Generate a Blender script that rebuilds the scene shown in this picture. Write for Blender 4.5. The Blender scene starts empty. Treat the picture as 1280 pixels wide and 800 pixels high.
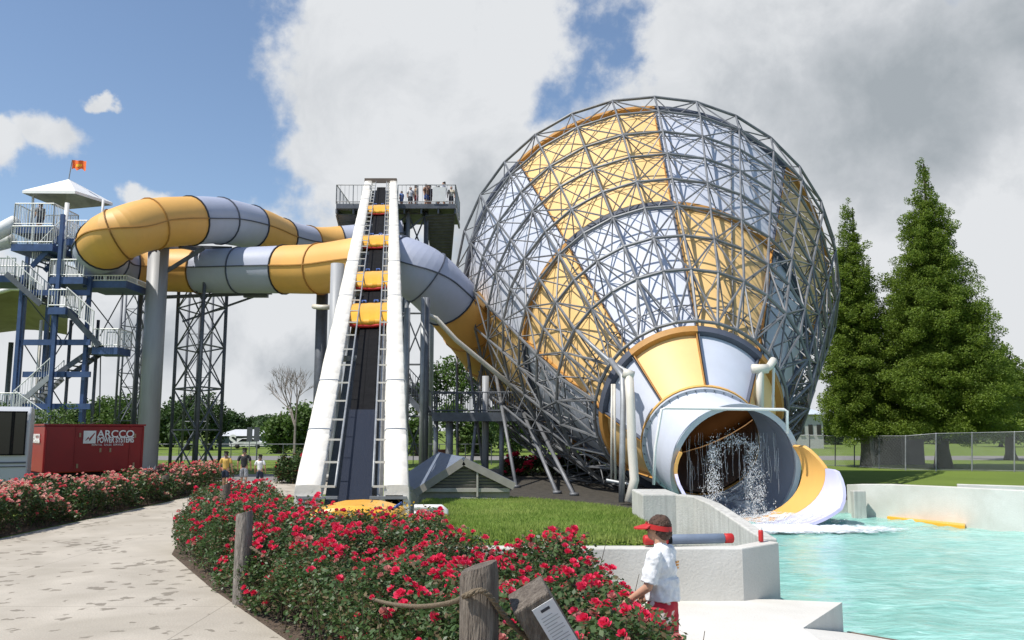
import bpy, math, random
import numpy as np
from mathutils import Vector, Matrix
random.seed(7); rng = np.random.default_rng(7)
PI = math.pi
sc = bpy.context.scene
col = sc.collection

# ------------------------------------------------------------------ camera
F = 1050.0; HC = 2.5; PITCH = math.atan(138 / F)
UP = np.array([0, -math.sin(PITCH), math.cos(PITCH)]); FW = np.array([0, math.cos(PITCH), math.sin(PITCH)])
cam = bpy.data.cameras.new('camera'); camo = bpy.data.objects.new('camera', cam); col.objects.link(camo)
cam.sensor_width = 36; cam.lens = F * 36 / 1280; cam.clip_end = 5000; cam.clip_start = .05
camo.location = (0, 0, HC); camo.rotation_euler = (PI / 2 + PITCH, 0, 0)
sc.camera = camo

def ray(x, y):
    return np.array([(x - 640), 0, 0]) + (400 - y) * UP + F * FW
def P(x, y, D):
    d = ray(x, y); d = d / d[1] * D
    return Vector((d[0], d[1], d[2] + HC))
def G(x, y, z=0.0):
    d = ray(x, y); k = (z - HC) / d[2]
    return Vector((d[0] * k, d[1] * k, z))
def V(*a): return Vector(a)

# ------------------------------------------------------------------ materials
def mat(name, c, rough=.6, metal=0, var=.12, scale=3.0, bump=0, bscale=None, c2=None, spec=.5, coord='Object', detail=4, stretch=None):
    m = bpy.data.materials.new(name); m.use_nodes = True
    nt = m.node_tree; N = nt.nodes; L = nt.links
    b = N['Principled BSDF']
    b.inputs['Roughness'].default_value = rough; b.inputs['Metallic'].default_value = metal
    b.inputs['Specular IOR Level'].default_value = spec
    tc = N.new('ShaderNodeTexCoord'); src = tc.outputs[coord]
    if stretch:
        mp = N.new('ShaderNodeMapping'); mp.inputs['Scale'].default_value = stretch
        L.new(src, mp.inputs['Vector']); src = mp.outputs['Vector']
    no = N.new('ShaderNodeTexNoise'); no.inputs['Scale'].default_value = scale; no.inputs['Detail'].default_value = detail
    no.inputs['Roughness'].default_value = .65
    L.new(src, no.inputs['Vector'])
    cr = N.new('ShaderNodeValToRGB'); cr.color_ramp.elements[0].position = .3; cr.color_ramp.elements[1].position = .7
    if c2 is None:
        a = tuple(max(0, v * (1 - var)) for v in c); bb = tuple(min(1, v * (1 + var)) for v in c)
    else: a, bb = c, c2
    cr.color_ramp.elements[0].color = (*a, 1); cr.color_ramp.elements[1].color = (*bb, 1)
    L.new(no.outputs['Fac'], cr.inputs['Fac']); L.new(cr.outputs['Color'], b.inputs['Base Color'])
    if bump:
        n2 = N.new('ShaderNodeTexNoise'); n2.inputs['Scale'].default_value = bscale or scale * 6; n2.inputs['Detail'].default_value = 5
        L.new(src, n2.inputs['Vector'])
        bp = N.new('ShaderNodeBump'); bp.inputs['Strength'].default_value = bump; bp.inputs['Distance'].default_value = .03
        L.new(n2.outputs['Fac'], bp.inputs['Height']); L.new(bp.outputs['Normal'], b.inputs['Normal'])
    m['cr'] = 1
    return m
def nodes(m): return m.node_tree.nodes, m.node_tree.links, m.node_tree.nodes['Principled BSDF']

def leafmat(name, ca, cb, trans=.35, scale=1.2, rough=.6):
    """leaf: colour varies clump by clump and leaf by leaf, a little light passes through"""
    m = bpy.data.materials.new(name); m.use_nodes = True; N = m.node_tree.nodes; L = m.node_tree.links
    N.remove(N['Principled BSDF']); out = N['Material Output']
    tc = N.new('ShaderNodeTexCoord'); no = N.new('ShaderNodeTexNoise'); no.inputs['Scale'].default_value = scale; no.inputs['Detail'].default_value = 6
    no.inputs['Roughness'].default_value = .8
    L.new(tc.outputs['Object'], no.inputs['Vector'])
    cr = N.new('ShaderNodeValToRGB'); cr.color_ramp.elements[0].position = .33; cr.color_ramp.elements[1].position = .67
    cr.color_ramp.elements[0].color = (*ca, 1); cr.color_ramp.elements[1].color = (*cb, 1)
    L.new(no.outputs['Fac'], cr.inputs['Fac'])
    d = N.new('ShaderNodeBsdfPrincipled'); d.inputs['Roughness'].default_value = rough; d.inputs['Specular IOR Level'].default_value = .35
    t = N.new('ShaderNodeBsdfTranslucent'); mx = N.new('ShaderNodeMixShader'); mx.inputs[0].default_value = trans
    L.new(cr.outputs['Color'], d.inputs['Base Color']); L.new(cr.outputs['Color'], t.inputs['Color'])
    L.new(d.outputs[0], mx.inputs[1]); L.new(t.outputs[0], mx.inputs[2]); L.new(mx.outputs[0], out.inputs['Surface'])
    return m

M = {}
M['steel'] = mat('galvanised_steel', (.30, .31, .32), .5, .35, .25, 1.5)
M['lattice'] = mat('lattice_steel', (.17, .175, .185), .55, .25, .3, 1.2)
M['steel_dark'] = mat('dark_steel', (.11, .12, .14), .55, .3, .25, 2)
M['column'] = mat('painted_column', (.33, .34, .36), .5, 0, .12, .8, .1, stretch=(3, 3, .4))
M['blue'] = mat('blue_steel', (.045, .085, .20), .5, .1, .25, 2)
M['white'] = mat('white_paint', (.74, .74, .72), .45, 0, .06, 2)
M['pvc'] = mat('pvc_pipe', (.66, .62, .54), .5, 0, .1, 2, stretch=(1, 1, .3))
M['roofwhite'] = mat('canopy_white', (.8, .8, .79), .6, 0, .05, 1)
M['vinyl'] = mat('vinyl_cover', (.70, .655, .57), .55, 0, 0, .9, .9, 3.5, c2=(.79, .755, .68), detail=8)
M['black'] = mat('black_rubber', (.010, .010, .011), .85, 0, .3, 3, .2, 20, spec=.12)
M['wetblue'] = mat('wet_blue_belt', (.006, .009, .018), .5, 0, 0, 30, .4, 40, c2=(.016, .022, .04), spec=.35)
M['grey_dark'] = mat('dark_slat', (.10, .105, .11), .6, 0, .25, 3)
M['red'] = mat('red_paint', (.27, .006, .009), .4, 0, .12, 1.5)
M['redfoam'] = mat('red_foam', (.5, .02, .02), .5)
M['greyfoam'] = mat('grey_foam', (.16, .2, .27), .6)
M['raft'] = mat('yellow_raft', (.80, .40, .035), .35, 0, .08, 3)
M['raftred'] = mat('red_raft_trim', (.55, .03, .02), .4)
M['raftblue'] = mat('blue_handle', (.05, .12, .4), .4)
M['orange'] = mat('orange_flag', (.85, .16, .03), .7)
M['flagyellow'] = mat('yellow_flag_print', (.85, .45, .03), .7)
M['wood'] = mat('weathered_wood', (.07, .052, .04), .85, 0, 0, 5, 1.0, 14, c2=(.26, .22, .18), stretch=(6, 6, .7), detail=8)
M['wood_far'] = mat('grey_wood', (.11, .095, .08), .85, 0, 0, 5, 1, 12, c2=(.34, .30, .26), stretch=(5, 5, .8), detail=8)
M['rope'] = mat('hemp_rope', (.17, .13, .085), .9, 0, .3, 40, .6, 90)
M['paper'] = mat('paper', (.75, .76, .78), .6, 0, .05, 8)
M['ink'] = mat('ink', (.05, .05, .06), .7)
M['inkgrey'] = mat('grey_print', (.42, .43, .45), .7)
M['trunk'] = mat('bark', (.075, .055, .04), .9, 0, .35, 4, .8, 12, stretch=(4, 4, .6))
M['bare'] = mat('bare_twig', (.26, .22, .19), .9, 0, .25, 4)
M['shingle'] = mat('slate_roof', (.15, .18, .24), .6, 0, .12, 2, .3, 10)
M['glass'] = mat('dark_glass', (.015, .018, .02), .1, 0, .1, 2)
M['van'] = mat('van_white', (.52, .53, .54), .4, 0, .05, 1)
M['tyre'] = mat('tyre', (.02, .02, .02), .8)
M['olive'] = mat('olive_fabric', (.30, .27, .23), .8, 0, .2, .6)
M['foliage'] = leafmat('cypress_leaf', (.06, .115, .016), (.27, .365, .05), .48, 1.6)
M['foliage_dark'] = leafmat('dark_leaf', (.03, .062, .018), (.075, .13, .035), .3, .6)
M['foliage_mid'] = leafmat('mid_leaf', (.05, .10, .02), (.13, .21, .045), .35, .6)
M['rose_leaf'] = leafmat('rose_leaf', (.025, .06, .018), (.10, .165, .05), .3, 2.2, .42)
M['rose_leaf_old'] = leafmat('rose_leaf_reddish', (.08, .04, .025), (.19, .16, .07), .3, 2)
M['petal_red'] = leafmat('red_petal', (.66, .012, .06), (.86, .07, .17), .3, 6, .6)
M['petal_pink'] = leafmat('pink_petal', (.78, .24, .24), (.82, .52, .45), .3, 5, .6)
M['petal_faded'] = leafmat('faded_petal', (.45, .12, .12), (.70, .32, .28), .3, 5, .7)
M['petal_cream'] = leafmat('cream_petal', (.72, .50, .36), (.78, .62, .50), .3, 5, .6)
M['petal_rose'] = leafmat('rose_petal', (.68, .07, .11), (.78, .18, .2), .3, 5, .6)
M['yellowflower'] = leafmat('yellow_leaf', (.55, .33, .02), (.7, .5, .05), .3, 5)
M['skin'] = mat('skin', (.52, .29, .19), .55, 0, .04, 6)
M['hair'] = mat('dark_hair', (.018, .012, .01), .6, 0, .4, 30, .6, 80)
M['hair_brown'] = mat('brown_hair', (.07, .035, .02), .6, 0, .4, 30, .6, 80)

def frp(name, c, streak, rough=.52):
    """gel-coated panels with faint vertical water streaks"""
    m = mat(name, c, rough, 0, .05, .5)
    N, L, b = nodes(m)
    tc = N.new('ShaderNodeTexCoord'); mp = N.new('ShaderNodeMapping'); mp.inputs['Scale'].default_value = (1.5, 1.5, .25)
    no = N.new('ShaderNodeTexNoise'); no.inputs['Scale'].default_value = 1.4; no.inputs['Detail'].default_value = 8
    L.new(tc.outputs['Object'], mp.inputs['Vector']); L.new(mp.outputs[0], no.inputs['Vector'])
    cr = N.new('ShaderNodeMapRange'); cr.inputs[1].default_value = .45; cr.inputs[2].default_value = .75; cr.inputs[4].default_value = .35
    L.new(no.outputs['Fac'], cr.inputs[0])
    old = b.inputs['Base Color'].links[0].from_socket
    mx = N.new('ShaderNodeMix'); mx.data_type = 'RGBA'; mx.inputs[7].default_value = (*streak, 1)
    L.new(cr.outputs[0], mx.inputs[0]); L.new(old, mx.inputs[6]); L.new(mx.outputs[2], b.inputs['Base Color'])
    return m
M['yellow_panel'] = frp('pale_yellow_fibreglass', (.80, .53, .22), (.70, .47, .22))
M['lav_panel'] = frp('pale_lavender_fibreglass', (.55, .58, .66), (.50, .52, .58))
M['inner'] = frp('inner_shade_brown', (.34, .20, .09), (.26, .16, .08))  # dark brown paints the shade inside the funnel into the colour
M['slate'] = frp('inner_shade_slate', (.17, .19, .24), (.12, .13, .17))  # dark tone stands in for shade inside the mouth
M['yellow'] = frp('yellow_fibreglass', (.74, .41, .11), (.64, .36, .12))
M['lav'] = frp('lavender_fibreglass', (.55, .59, .71), (.50, .53, .61))
M['lavtube'] = frp('lavender_tube', (.40, .43, .54), (.36, .39, .46))
M['lilac'] = frp('lilac_fibreglass', (.56, .54, .76), (.66, .67, .80))
M['lipgrey'] = frp('lip_grey', (.46, .49, .54), (.40, .42, .47))
M['seam'] = mat('seam_grey', (.07, .08, .11), .6)
M['seam_y'] = mat('seam_yellow', (.42, .21, .05), .6)

def grassmat(name, a, bb, c, s=.9):
    m = mat(name, a, .9, 0, 0, s, .8, 40, c2=bb, detail=8, spec=.1)
    N, L, b = nodes(m)
    tc = N.new('ShaderNodeTexCoord'); no = N.new('ShaderNodeTexNoise'); no.inputs['Scale'].default_value = 9; no.inputs['Detail'].default_value = 8
    no.inputs['Roughness'].default_value = .8
    L.new(tc.outputs['Object'], no.inputs['Vector'])
    mr = N.new('ShaderNodeMapRange'); mr.inputs[1].default_value = .45; mr.inputs[2].default_value = .62; mr.inputs[4].default_value = .6
    L.new(no.outputs['Fac'], mr.inputs[0])
    old = b.inputs['Base Color'].links[0].from_socket
    mx = N.new('ShaderNodeMix'); mx.data_type = 'RGBA'; mx.inputs[7].default_value = (*c, 1)
    L.new(mr.outputs[0], mx.inputs[0]); L.new(old, mx.inputs[6]); L.new(mx.outputs[2], b.inputs['Base Color'])
    return m
M['grass'] = grassmat('grass', (.10, .155, .03), (.16, .23, .04), (.20, .23, .07), .15)
M['lawn'] = grassmat('lawn_soil_grass', (.12, .19, .03), (.16, .24, .04), (.18, .23, .06), .8)
M['blade'] = leafmat('grass_blade', (.16, .27, .035), (.38, .44, .12), .45, .55, .7)
M['mulch'] = mat('mulch', (.025, .022, .018), .95, 0, 0, 3, 1, 20, c2=(.075, .065, .05), detail=8)
M['soil'] = mat('bed_soil', (.05, .033, .022), .95, 0, 0, 6, 1, 30, c2=(.14, .10, .07), detail=8)
M['road'] = mat('road_asphalt', (.20, .19, .18), .9, 0, .15, 2)

def concrete(name, a, bb, foot=False, streak=False, s=1.0):
    m = mat(name, a, .85, 0, 0, s, .25, 30, c2=bb, detail=9, spec=.3)
    N, L, b = nodes(m)
    tc = N.new('ShaderNodeTexCoord')
    def over(fac, colr):
        old = b.inputs['Base Color'].links[0].from_socket
        mx = N.new('ShaderNodeMix'); mx.data_type = 'RGBA'; mx.inputs[7].default_value = (*colr, 1)
        L.new(fac, mx.inputs[0]); L.new(old, mx.inputs[6]); L.new(mx.outputs[2], b.inputs['Base Color'])
    # fine aggregate
    n1 = N.new('ShaderNodeTexNoise'); n1.inputs['Scale'].default_value = 22; n1.inputs['Detail'].default_value = 8; n1.inputs['Roughness'].default_value = .8
    L.new(tc.outputs['Object'], n1.inputs['Vector'])
    r1 = N.new('ShaderNodeMapRange'); r1.inputs[1].default_value = .5; r1.inputs[2].default_value = .75; r1.inputs[4].default_value = .35
    L.new(n1.outputs['Fac'], r1.inputs[0]); over(r1.outputs[0], tuple(v * .72 for v in a))
    nb = N.new('ShaderNodeTexNoise'); nb.inputs['Scale'].default_value = .55; nb.inputs['Detail'].default_value = 7; nb.inputs['Distortion'].default_value = .8
    L.new(tc.outputs['Object'], nb.inputs['Vector'])
    rb_ = N.new('ShaderNodeMapRange'); rb_.inputs[1].default_value = .42; rb_.inputs[2].default_value = .66; rb_.inputs[4].default_value = .5
    L.new(nb.outputs['Fac'], rb_.inputs[0]); over(rb_.outputs[0], (a[0] * .80, a[1] * .79, a[2] * .76))
    if streak:
        mp = N.new('ShaderNodeMapping'); mp.inputs['Scale'].default_value = (7, 7, .7)
        n2 = N.new('ShaderNodeTexNoise'); n2.inputs['Scale'].default_value = 1.6; n2.inputs['Detail'].default_value = 7
        L.new(tc.outputs['Object'], mp.inputs['Vector']); L.new(mp.outputs[0], n2.inputs['Vector'])
        r2 = N.new('ShaderNodeMapRange'); r2.inputs[1].default_value = .42; r2.inputs[2].default_value = .7; r2.inputs[4].default_value = .6
        L.new(n2.outputs['Fac'], r2.inputs[0]); over(r2.outputs[0], tuple(v * .66 for v in a))
    if foot:   # sawn joints every few metres
        sxy = N.new('ShaderNodeSeparateXYZ'); L.new(tc.outputs['Object'], sxy.inputs[0])
        for k_, (ax_i, per, off_) in enumerate(((1, 3.6, .55), (0, 4.6, 1.9))):
            a1 = N.new('ShaderNodeMath'); a1.operation = 'MULTIPLY_ADD'; a1.inputs[1].default_value = 1 / per; a1.inputs[2].default_value = off_; L.new(sxy.outputs[ax_i], a1.inputs[0])
            a2 = N.new('ShaderNodeMath'); a2.operation = 'FRACT'; L.new(a1.outputs[0], a2.inputs[0]); a3 = N.new('ShaderNodeMath'); a3.operation = 'LESS_THAN'; a3.inputs[1].default_value = .016 / per; L.new(a2.outputs[0], a3.inputs[0])
            a4 = N.new('ShaderNodeMath'); a4.operation = 'MULTIPLY'; a4.inputs[1].default_value = .55; L.new(a3.outputs[0], a4.inputs[0]); over(a4.outputs[0], (.16, .14, .11))
    if foot:   # wet footprints
        nz = N.new('ShaderNodeTexNoise'); nz.inputs['Scale'].default_value = 5; nz.inputs['Detail'].default_value = 4
        L.new(tc.outputs['Object'], nz.inputs['Vector'])
        va = N.new('ShaderNodeVectorMath'); va.operation = 'MULTIPLY_ADD'; va.inputs[1].default_value = (.42, .42, 0)
        L.new(nz.outputs['Color'], va.inputs[0]); L.new(tc.outputs['Object'], va.inputs[2])
        vo = N.new('ShaderNodeTexVoronoi'); vo.inputs['Scale'].default_value = 3.1; L.new(va.outputs[0], vo.inputs['Vector'])
        big = N.new('ShaderNodeTexNoise'); big.inputs['Scale'].default_value = .45; big.inputs['Detail'].default_value = 2
        L.new(tc.outputs['Object'], big.inputs['Vector'])
        th = N.new('ShaderNodeMapRange'); th.inputs[1].default_value = .36; th.inputs[2].default_value = .6; th.inputs[3].default_value = .10; th.inputs[4].default_value = .37
        L.new(big.outputs['Fac'], th.inputs[0])
        sb = N.new('ShaderNodeMath'); sb.operation = 'SUBTRACT'; L.new(th.outputs[0], sb.inputs[0]); L.new(vo.outputs['Distance'], sb.inputs[1])
        mr = N.new('ShaderNodeMapRange'); mr.inputs[1].default_value = 0; mr.inputs[2].default_value = .05; mr.inputs[4].default_value = .8
        L.new(sb.outputs[0], mr.inputs[0]); over(mr.outputs[0], (.19, .165, .13))
    return m
M['path'] = concrete('path_concrete', (.40, .36, .30), (.51, .46, .385), foot=True, s=.7)
M['conc'] = concrete('wall_concrete', (.50, .49, .45), (.62, .61, .57), streak=True)
M['conc_w'] = concrete('white_plaster', (.56, .545, .50), (.68, .665, .625), s=.6)
M['deck'] = concrete('white_deck', (.60, .58, .53), (.70, .68, .635), s=.5)

# ------------------------------------------------------------------ mesh builder
def basis(d):
    d = np.asarray(d, float); d = d / (np.linalg.norm(d) + 1e-12)
    a = np.array([0, 0, 1.]) if abs(d[2]) < .9 else np.array([1., 0, 0])
    u = np.cross(d, a); u /= np.linalg.norm(u); return u, np.cross(d, u)

class MB:
    def __init__(s): s.v = []; s.f = []; s.m = []; s.n = 0; s.sm = []
    def add(s, vs, fs, mi=0, smooth=False):
        s.v.extend([tuple(map(float, q)) for q in vs]); s.f.extend([tuple(i + s.n for i in f) for f in fs])
        s.m.extend([mi] * len(fs)); s.sm.extend([smooth] * len(fs)); s.n += len(vs); return s
    def tube(s, p, q, r, n=6, mi=0, r2=None, cap=True):
        p = np.array(p, float); q = np.array(q, float); u, v = basis(q - p); r2 = r if r2 is None else r2
        a = np.arange(n) * 2 * PI / n
        c = np.cos(a)[:, None] * u + np.sin(a)[:, None] * v
        fs = [(i, i + n, (i + 1) % n + n, (i + 1) % n) for i in range(n)]
        if cap: fs += [tuple(range(n)), tuple(range(2 * n - 1, n - 1, -1))]
        return s.add(np.vstack([p + r * c, q + r2 * c]), fs, mi, n > 6)
    def path(s, pts, r, n=8, mi=0, closed=False, cap=True):
        pts = np.array([tuple(p) for p in pts], float); K = len(pts); rr = np.broadcast_to(np.asarray(r, float), (K,))
        vs = []; u = None
        for i in range(K):
            if closed: d = pts[(i + 1) % K] - pts[i - 1]
            else: d = pts[min(i + 1, K - 1)] - pts[max(i - 1, 0)]
            d /= np.linalg.norm(d) + 1e-12
            if u is None: u, v = basis(d)
            else:
                u = u - d * (u @ d); u /= np.linalg.norm(u) + 1e-12; v = np.cross(d, u)
            a = np.arange(n) * 2 * PI / n
            vs.append(pts[i] + rr[i] * (np.cos(a)[:, None] * u + np.sin(a)[:, None] * v))
        fs = []
        for i in range(K if closed else K - 1):
            j = (i + 1) % K
            fs += [(i * n + k, i * n + (k + 1) % n, j * n + (k + 1) % n, j * n + k) for k in range(n)]
        if not closed and cap: fs += [tuple(range(n - 1, -1, -1)), tuple(range((K - 1) * n, K * n))]
        return s.add(np.vstack(vs), fs, mi, True)
    def box(s, c, size, rz=0, mi=0, axes=None):
        x, y, z = [h / 2 for h in size]; c = np.array(tuple(c), float)
        if axes is None:
            ca, sa = math.cos(rz), math.sin(rz); A = np.array([[ca, sa, 0], [-sa, ca, 0], [0, 0, 1]])
        else: A = np.array([tuple(a) for a in axes], float)
        vs = [c + sx * x * A[0] + sy * y * A[1] + sz * z * A[2] for sx in (-1, 1) for sy in (-1, 1) for sz in (-1, 1)]
        return s.add(vs, [(0, 1, 3, 2), (4, 6, 7, 5), (0, 4, 5, 1), (2, 3, 7, 6), (0, 2, 6, 4), (1, 5, 7, 3)], mi)
    def beam(s, p, q, w, h, mi=0, up=(0, 0, 1)):
        p = np.array(tuple(p), float); q = np.array(tuple(q), float); d = q - p; Ln = np.linalg.norm(d); d /= Ln
        u = np.cross(d, up); u /= np.linalg.norm(u) + 1e-12; v = np.cross(u, d)
        return s.box((p + q) / 2, (Ln, w, h), mi=mi, axes=(d, u, v))
    def poly(s, pts, mi=0): return s.add([tuple(p) for p in pts], [tuple(range(len(pts)))], mi)
    def prism(s, pts, z0, z1, mi=0):
        n = len(pts); z1s = z1 if hasattr(z1, '__len__') else [z1] * n
        vs = [(p[0], p[1], z0) for p in pts] + [(p[0], p[1], z) for p, z in zip(pts, z1s)]
        return s.add(vs, [tuple(range(n - 1, -1, -1)), tuple(range(n, 2 * n))] + [(i, (i + 1) % n, (i + 1) % n + n, i + n) for i in range(n)], mi)
    def strip(s, A, B, mi=0, smooth=True):
        n = len(A); return s.add([tuple(p) for p in A] + [tuple(p) for p in B], [(i, i + 1, n + i + 1, n + i) for i in range(n - 1)], mi, smooth)
    def lathe(s, prof, c=(0, 0, 0), n=16, mi=0, axis=None):
        """prof: (radius, height)"""
        c = np.array(tuple(c), float)
        if axis is None: A, u, v = np.array([0, 0, 1.]), np.array([1., 0, 0]), np.array([0, 1., 0])
        else: A = np.array(tuple(axis), float); A /= np.linalg.norm(A); u, v = basis(A)
        a = np.arange(n) * 2 * PI / n; vs = [c + h * A + r * (np.cos(t) * u + np.sin(t) * v) for r, h in prof for t in a]
        fs = [(i * n + k, i * n + (k + 1) % n, (i + 1) * n + (k + 1) % n, (i + 1) * n + k) for i in range(len(prof) - 1) for k in range(n)]
        return s.add(vs, fs, mi, True)
    def build(s, name, mats, parent=None, bevel=0, base=None):
        me = bpy.data.meshes.new(name)
        vv = s.v
        if base is not None: vv = [(a[0] - base[0], a[1] - base[1], a[2] - base[2]) for a in vv]
        me.from_pydata(vv, [], s.f)
        for m in (mats if isinstance(mats, (list, tuple)) else [mats]): me.materials.append(M[m] if isinstance(m, str) else m)
        me.polygons.foreach_set('material_index', s.m); me.polygons.foreach_set('use_smooth', s.sm); me.update()
        o = bpy.data.objects.new(name, me); col.objects.link(o)
        if base is not None: o.location = base
        if parent: o.parent = parent
        if bevel:
            b = o.modifiers.new('bevel', 'BEVEL'); b.width = bevel; b.segments = 2; b.limit_method = 'ANGLE'
        return o

def bulk(name, verts, nper, mats, midx=None, parent=None):
    """verts: (N, nper, 3) array of separate polygons"""
    verts = np.asarray(verts, np.float32); N = len(verts); me = bpy.data.meshes.new(name)
    me.vertices.add(N * nper); me.vertices.foreach_set('co', verts.reshape(-1))
    me.loops.add(N * nper); me.loops.foreach_set('vertex_index', np.arange(N * nper, dtype=np.int32))
    me.polygons.add(N); me.polygons.foreach_set('loop_start', np.arange(0, N * nper, nper, dtype=np.int32))
    for m in (mats if isinstance(mats, (list, tuple)) else [mats]): me.materials.append(M[m])
    if midx is not None: me.polygons.foreach_set('material_index', np.asarray(midx, np.int32))
    me.update(calc_edges=True); me.validate()
    o = bpy.data.objects.new(name, me); col.objects.link(o)
    if parent: o.parent = parent
    return o

def thing(name, label, cat, loc=(0, 0, 0), group=None):
    """an Empty at the thing's base; parts are built in world coordinates and re-based on it"""
    o = bpy.data.objects.new(name, None); o.empty_display_size = .3; col.objects.link(o); o.location = tuple(loc)
    o['label'] = label; o['category'] = cat
    if group: o['group'] = group
    return o
def tag(o, label=None, cat=None, group=None, kind=None):
    if label: o['label'] = label
    if cat: o['category'] = cat
    if group: o['group'] = group
    if kind: o['kind'] = kind
    return o
def part(mb, name, mats, parent, world=True, bevel=0):
    """parent a mesh given in world coordinates under an Empty that stands elsewhere"""
    o = mb.build(name, mats, None, bevel)
    if world:
        off = Vector((0, 0, 0)); q = parent
        while q is not None: off += q.location; q = q.parent
        o.data.transform(Matrix.Translation(-off))
    o.parent = parent; return o
def rebase(o, parent):
    off = Vector((0, 0, 0)); q = parent
    while q is not None: off += q.location; q = q.parent
    o.data.transform(Matrix.Translation(-off)); o.parent = parent; return o
def origin(o, p):
    """move a top-level mesh's origin to its base"""
    p = Vector(p); o.data.transform(Matrix.Translation(-p)); o.location = p; return o

# ------------------------------------------------------------------ ground, paths, pool
def sheet(name, pts, m, z=None, kind='structure'):
    b = MB(); b.poly([(p[0], p[1], p[2] if z is None else z) for p in pts]); o = b.build(name, m); o['kind'] = kind; return o
# left boundary of the pool basin (x as a function of y)
bl = [(1.2, -60), (1.2, 12.95), (2.5, 13.0), (2.65, 16.6), (4.3, 27.5), (4.6, 31)]
g = MB()
for (x0, y0), (x1, y1) in zip(bl[:-1], bl[1:]): 
    if y1 > y0: g.poly([(-1500, y0, 0), (x0, y0, 0), (x1, y1, 0), (-1500, y1, 0)])
g.poly([(-1500, 31, 0), (4.6, 31, 0), (40, 31, 0), (1500, 31, 0), (1500, 3000, 0), (-1500, 3000, 0)])
g.poly([(40, -60, 0), (1500, -60, 0), (1500, 31, 0), (40, 31, 0)])
go = g.build('ground', 'grass'); go['kind'] = 'structure'
g = MB(); eg = bl[1:] + [(40, 31)]
for (x0, y0), (x1, y1) in zip(eg[:-1], eg[1:]): g.poly([(x0, y0, -.004), (x1, y1, -.004), (x1, y1, -1.5), (x0, y0, -1.5)])
o = g.build('pool_basin', 'conc'); o['kind'] = 'structure'
path_edge = [(1.6, 1.5), (.12, 5), (-2.42, 10), (-4.75, 13.7), (-6.9, 17.4), (-8.6, 21.5), (-9.6, 26), (-10.2, 31)]
pts = [(-14, -8), (6, -8)] + path_edge + [(-8, 33), (-8, 41), (-13, 41), (-12.6, 36), (-12.1, 30), (-11.9, 20), (-11.9, -8)]
pts = [(-11.9, -8), (4, -8)] + [(x + .35, y) for x, y in path_edge] + [(-7, 34), (-7, 42), (-14, 42), (-12.6, 36), (-12.1, 30), (-11.9, 20)]
sheet('path', pts, 'path', .006)
# thin border slab (joint lines) across the path
sheet('plaza', [(-22, 42), (2, 42), (2, 49), (-22, 49)], 'road', .004)
sheet('road', [(-400, 72), (400, 72), (400, 84), (-400, 84)], 'road', .008)
sheet('mulch_ground', [(-4, 26), (4.5, 26), (4.7, 31), (14, 31), (15, 54), (-5, 56)], 'mulch', .005)
# lawn mound
def mound():
    ring0 = [(-1.5, 13.15), (2.35, 13.15), (2.5, 16.4), (3.0, 19), (2.0, 21.3), (.9, 23.3), (-.6, 25.2), (-2.4, 25.2), (-2.3, 21), (-1.75, 17)]
    c = np.array([.3, 17.5]); b = MB(); R = []
    for k, (s, z) in enumerate([(1.0, .0), (.999, .72), (.97, .80), (.8, .84), (.5, .88), (.2, .9)]):
        R.append([(c[0] + (p[0] - c[0]) * s, c[1] + (p[1] - c[1]) * s, z) for p in ring0])
    # back and left sides slope gently
    for i in range(4, 10):
        p = ring0[i]; d = np.array(p) - c; d = d / np.linalg.norm(d) * 1.4
        R[0][i] = (p[0] + d[0], p[1] + d[1], 0)
    n = len(ring0); vs = sum(R, []); fs = []
    for k in range(len(R) - 1): fs += [(k * n + i, k * n + (i + 1) % n, (k + 1) * n + (i + 1) % n, (k + 1) * n + i) for i in range(n)]
    fs.append(tuple(range((len(R) - 1) * n, len(R) * n))); b.add(vs, fs, 0, True)
    b.v = [(x_, y_, z_ - (.022 * max(0, y_ - 14) if z_ > .1 else 0)) for x_, y_, z_ in b.v]; o = b.build('lawn', 'lawn'); o['kind'] = 'structure'
    # blades
    poly = np.array(ring0)
    def inside(x, y):
        c_ = np.zeros(len(x), bool); j = len(poly) - 1
        for i in range(len(poly)):
            xi, yi = poly[i]; xj, yj = poly[j]
            c_ ^= ((yi > y) != (yj > y)) & (x < (xj - xi) * (y - yi) / (yj - yi) + xi); j = i
        return c_
    x = rng.uniform(-4.2, 3, 90000); y = rng.uniform(13.1, 25.5, 90000); k = inside(x, y); x, y = x[k], y[k]
    n = len(x); z = np.full(n, .78); a = rng.uniform(0, 2 * PI, n); hh = rng.uniform(.06, .13, n); w = .012 + .01 * rng.random(n)
    lean = rng.normal(0, .045, (n, 2)); q = np.zeros((n, 3, 3))
    q[:, 0] = np.stack([x - w * np.cos(a), y - w * np.sin(a), z], 1); q[:, 1] = np.stack([x + w * np.cos(a), y + w * np.sin(a), z], 1)
    q[:, 2] = np.stack([x + lean[:, 0], y + lean[:, 1], z + hh], 1)
    # follow the dome
    for j in range(3):
        q[:, j, 2] -= .022 * np.maximum(0, q[:, j, 1] - 14)
        s = np.clip(np.hypot((q[:, j, 0] - c[0]) / 3.3, (q[:, j, 1] - c[1]) / 6), 0, 1); q[:, j, 2] += .07 * (1 - s)
    tag(bulk('grass_blades', q, 3, 'blade'), 'short bright green grass covering the raised lawn behind the roses', 'grass', kind='stuff')
mound()

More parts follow.
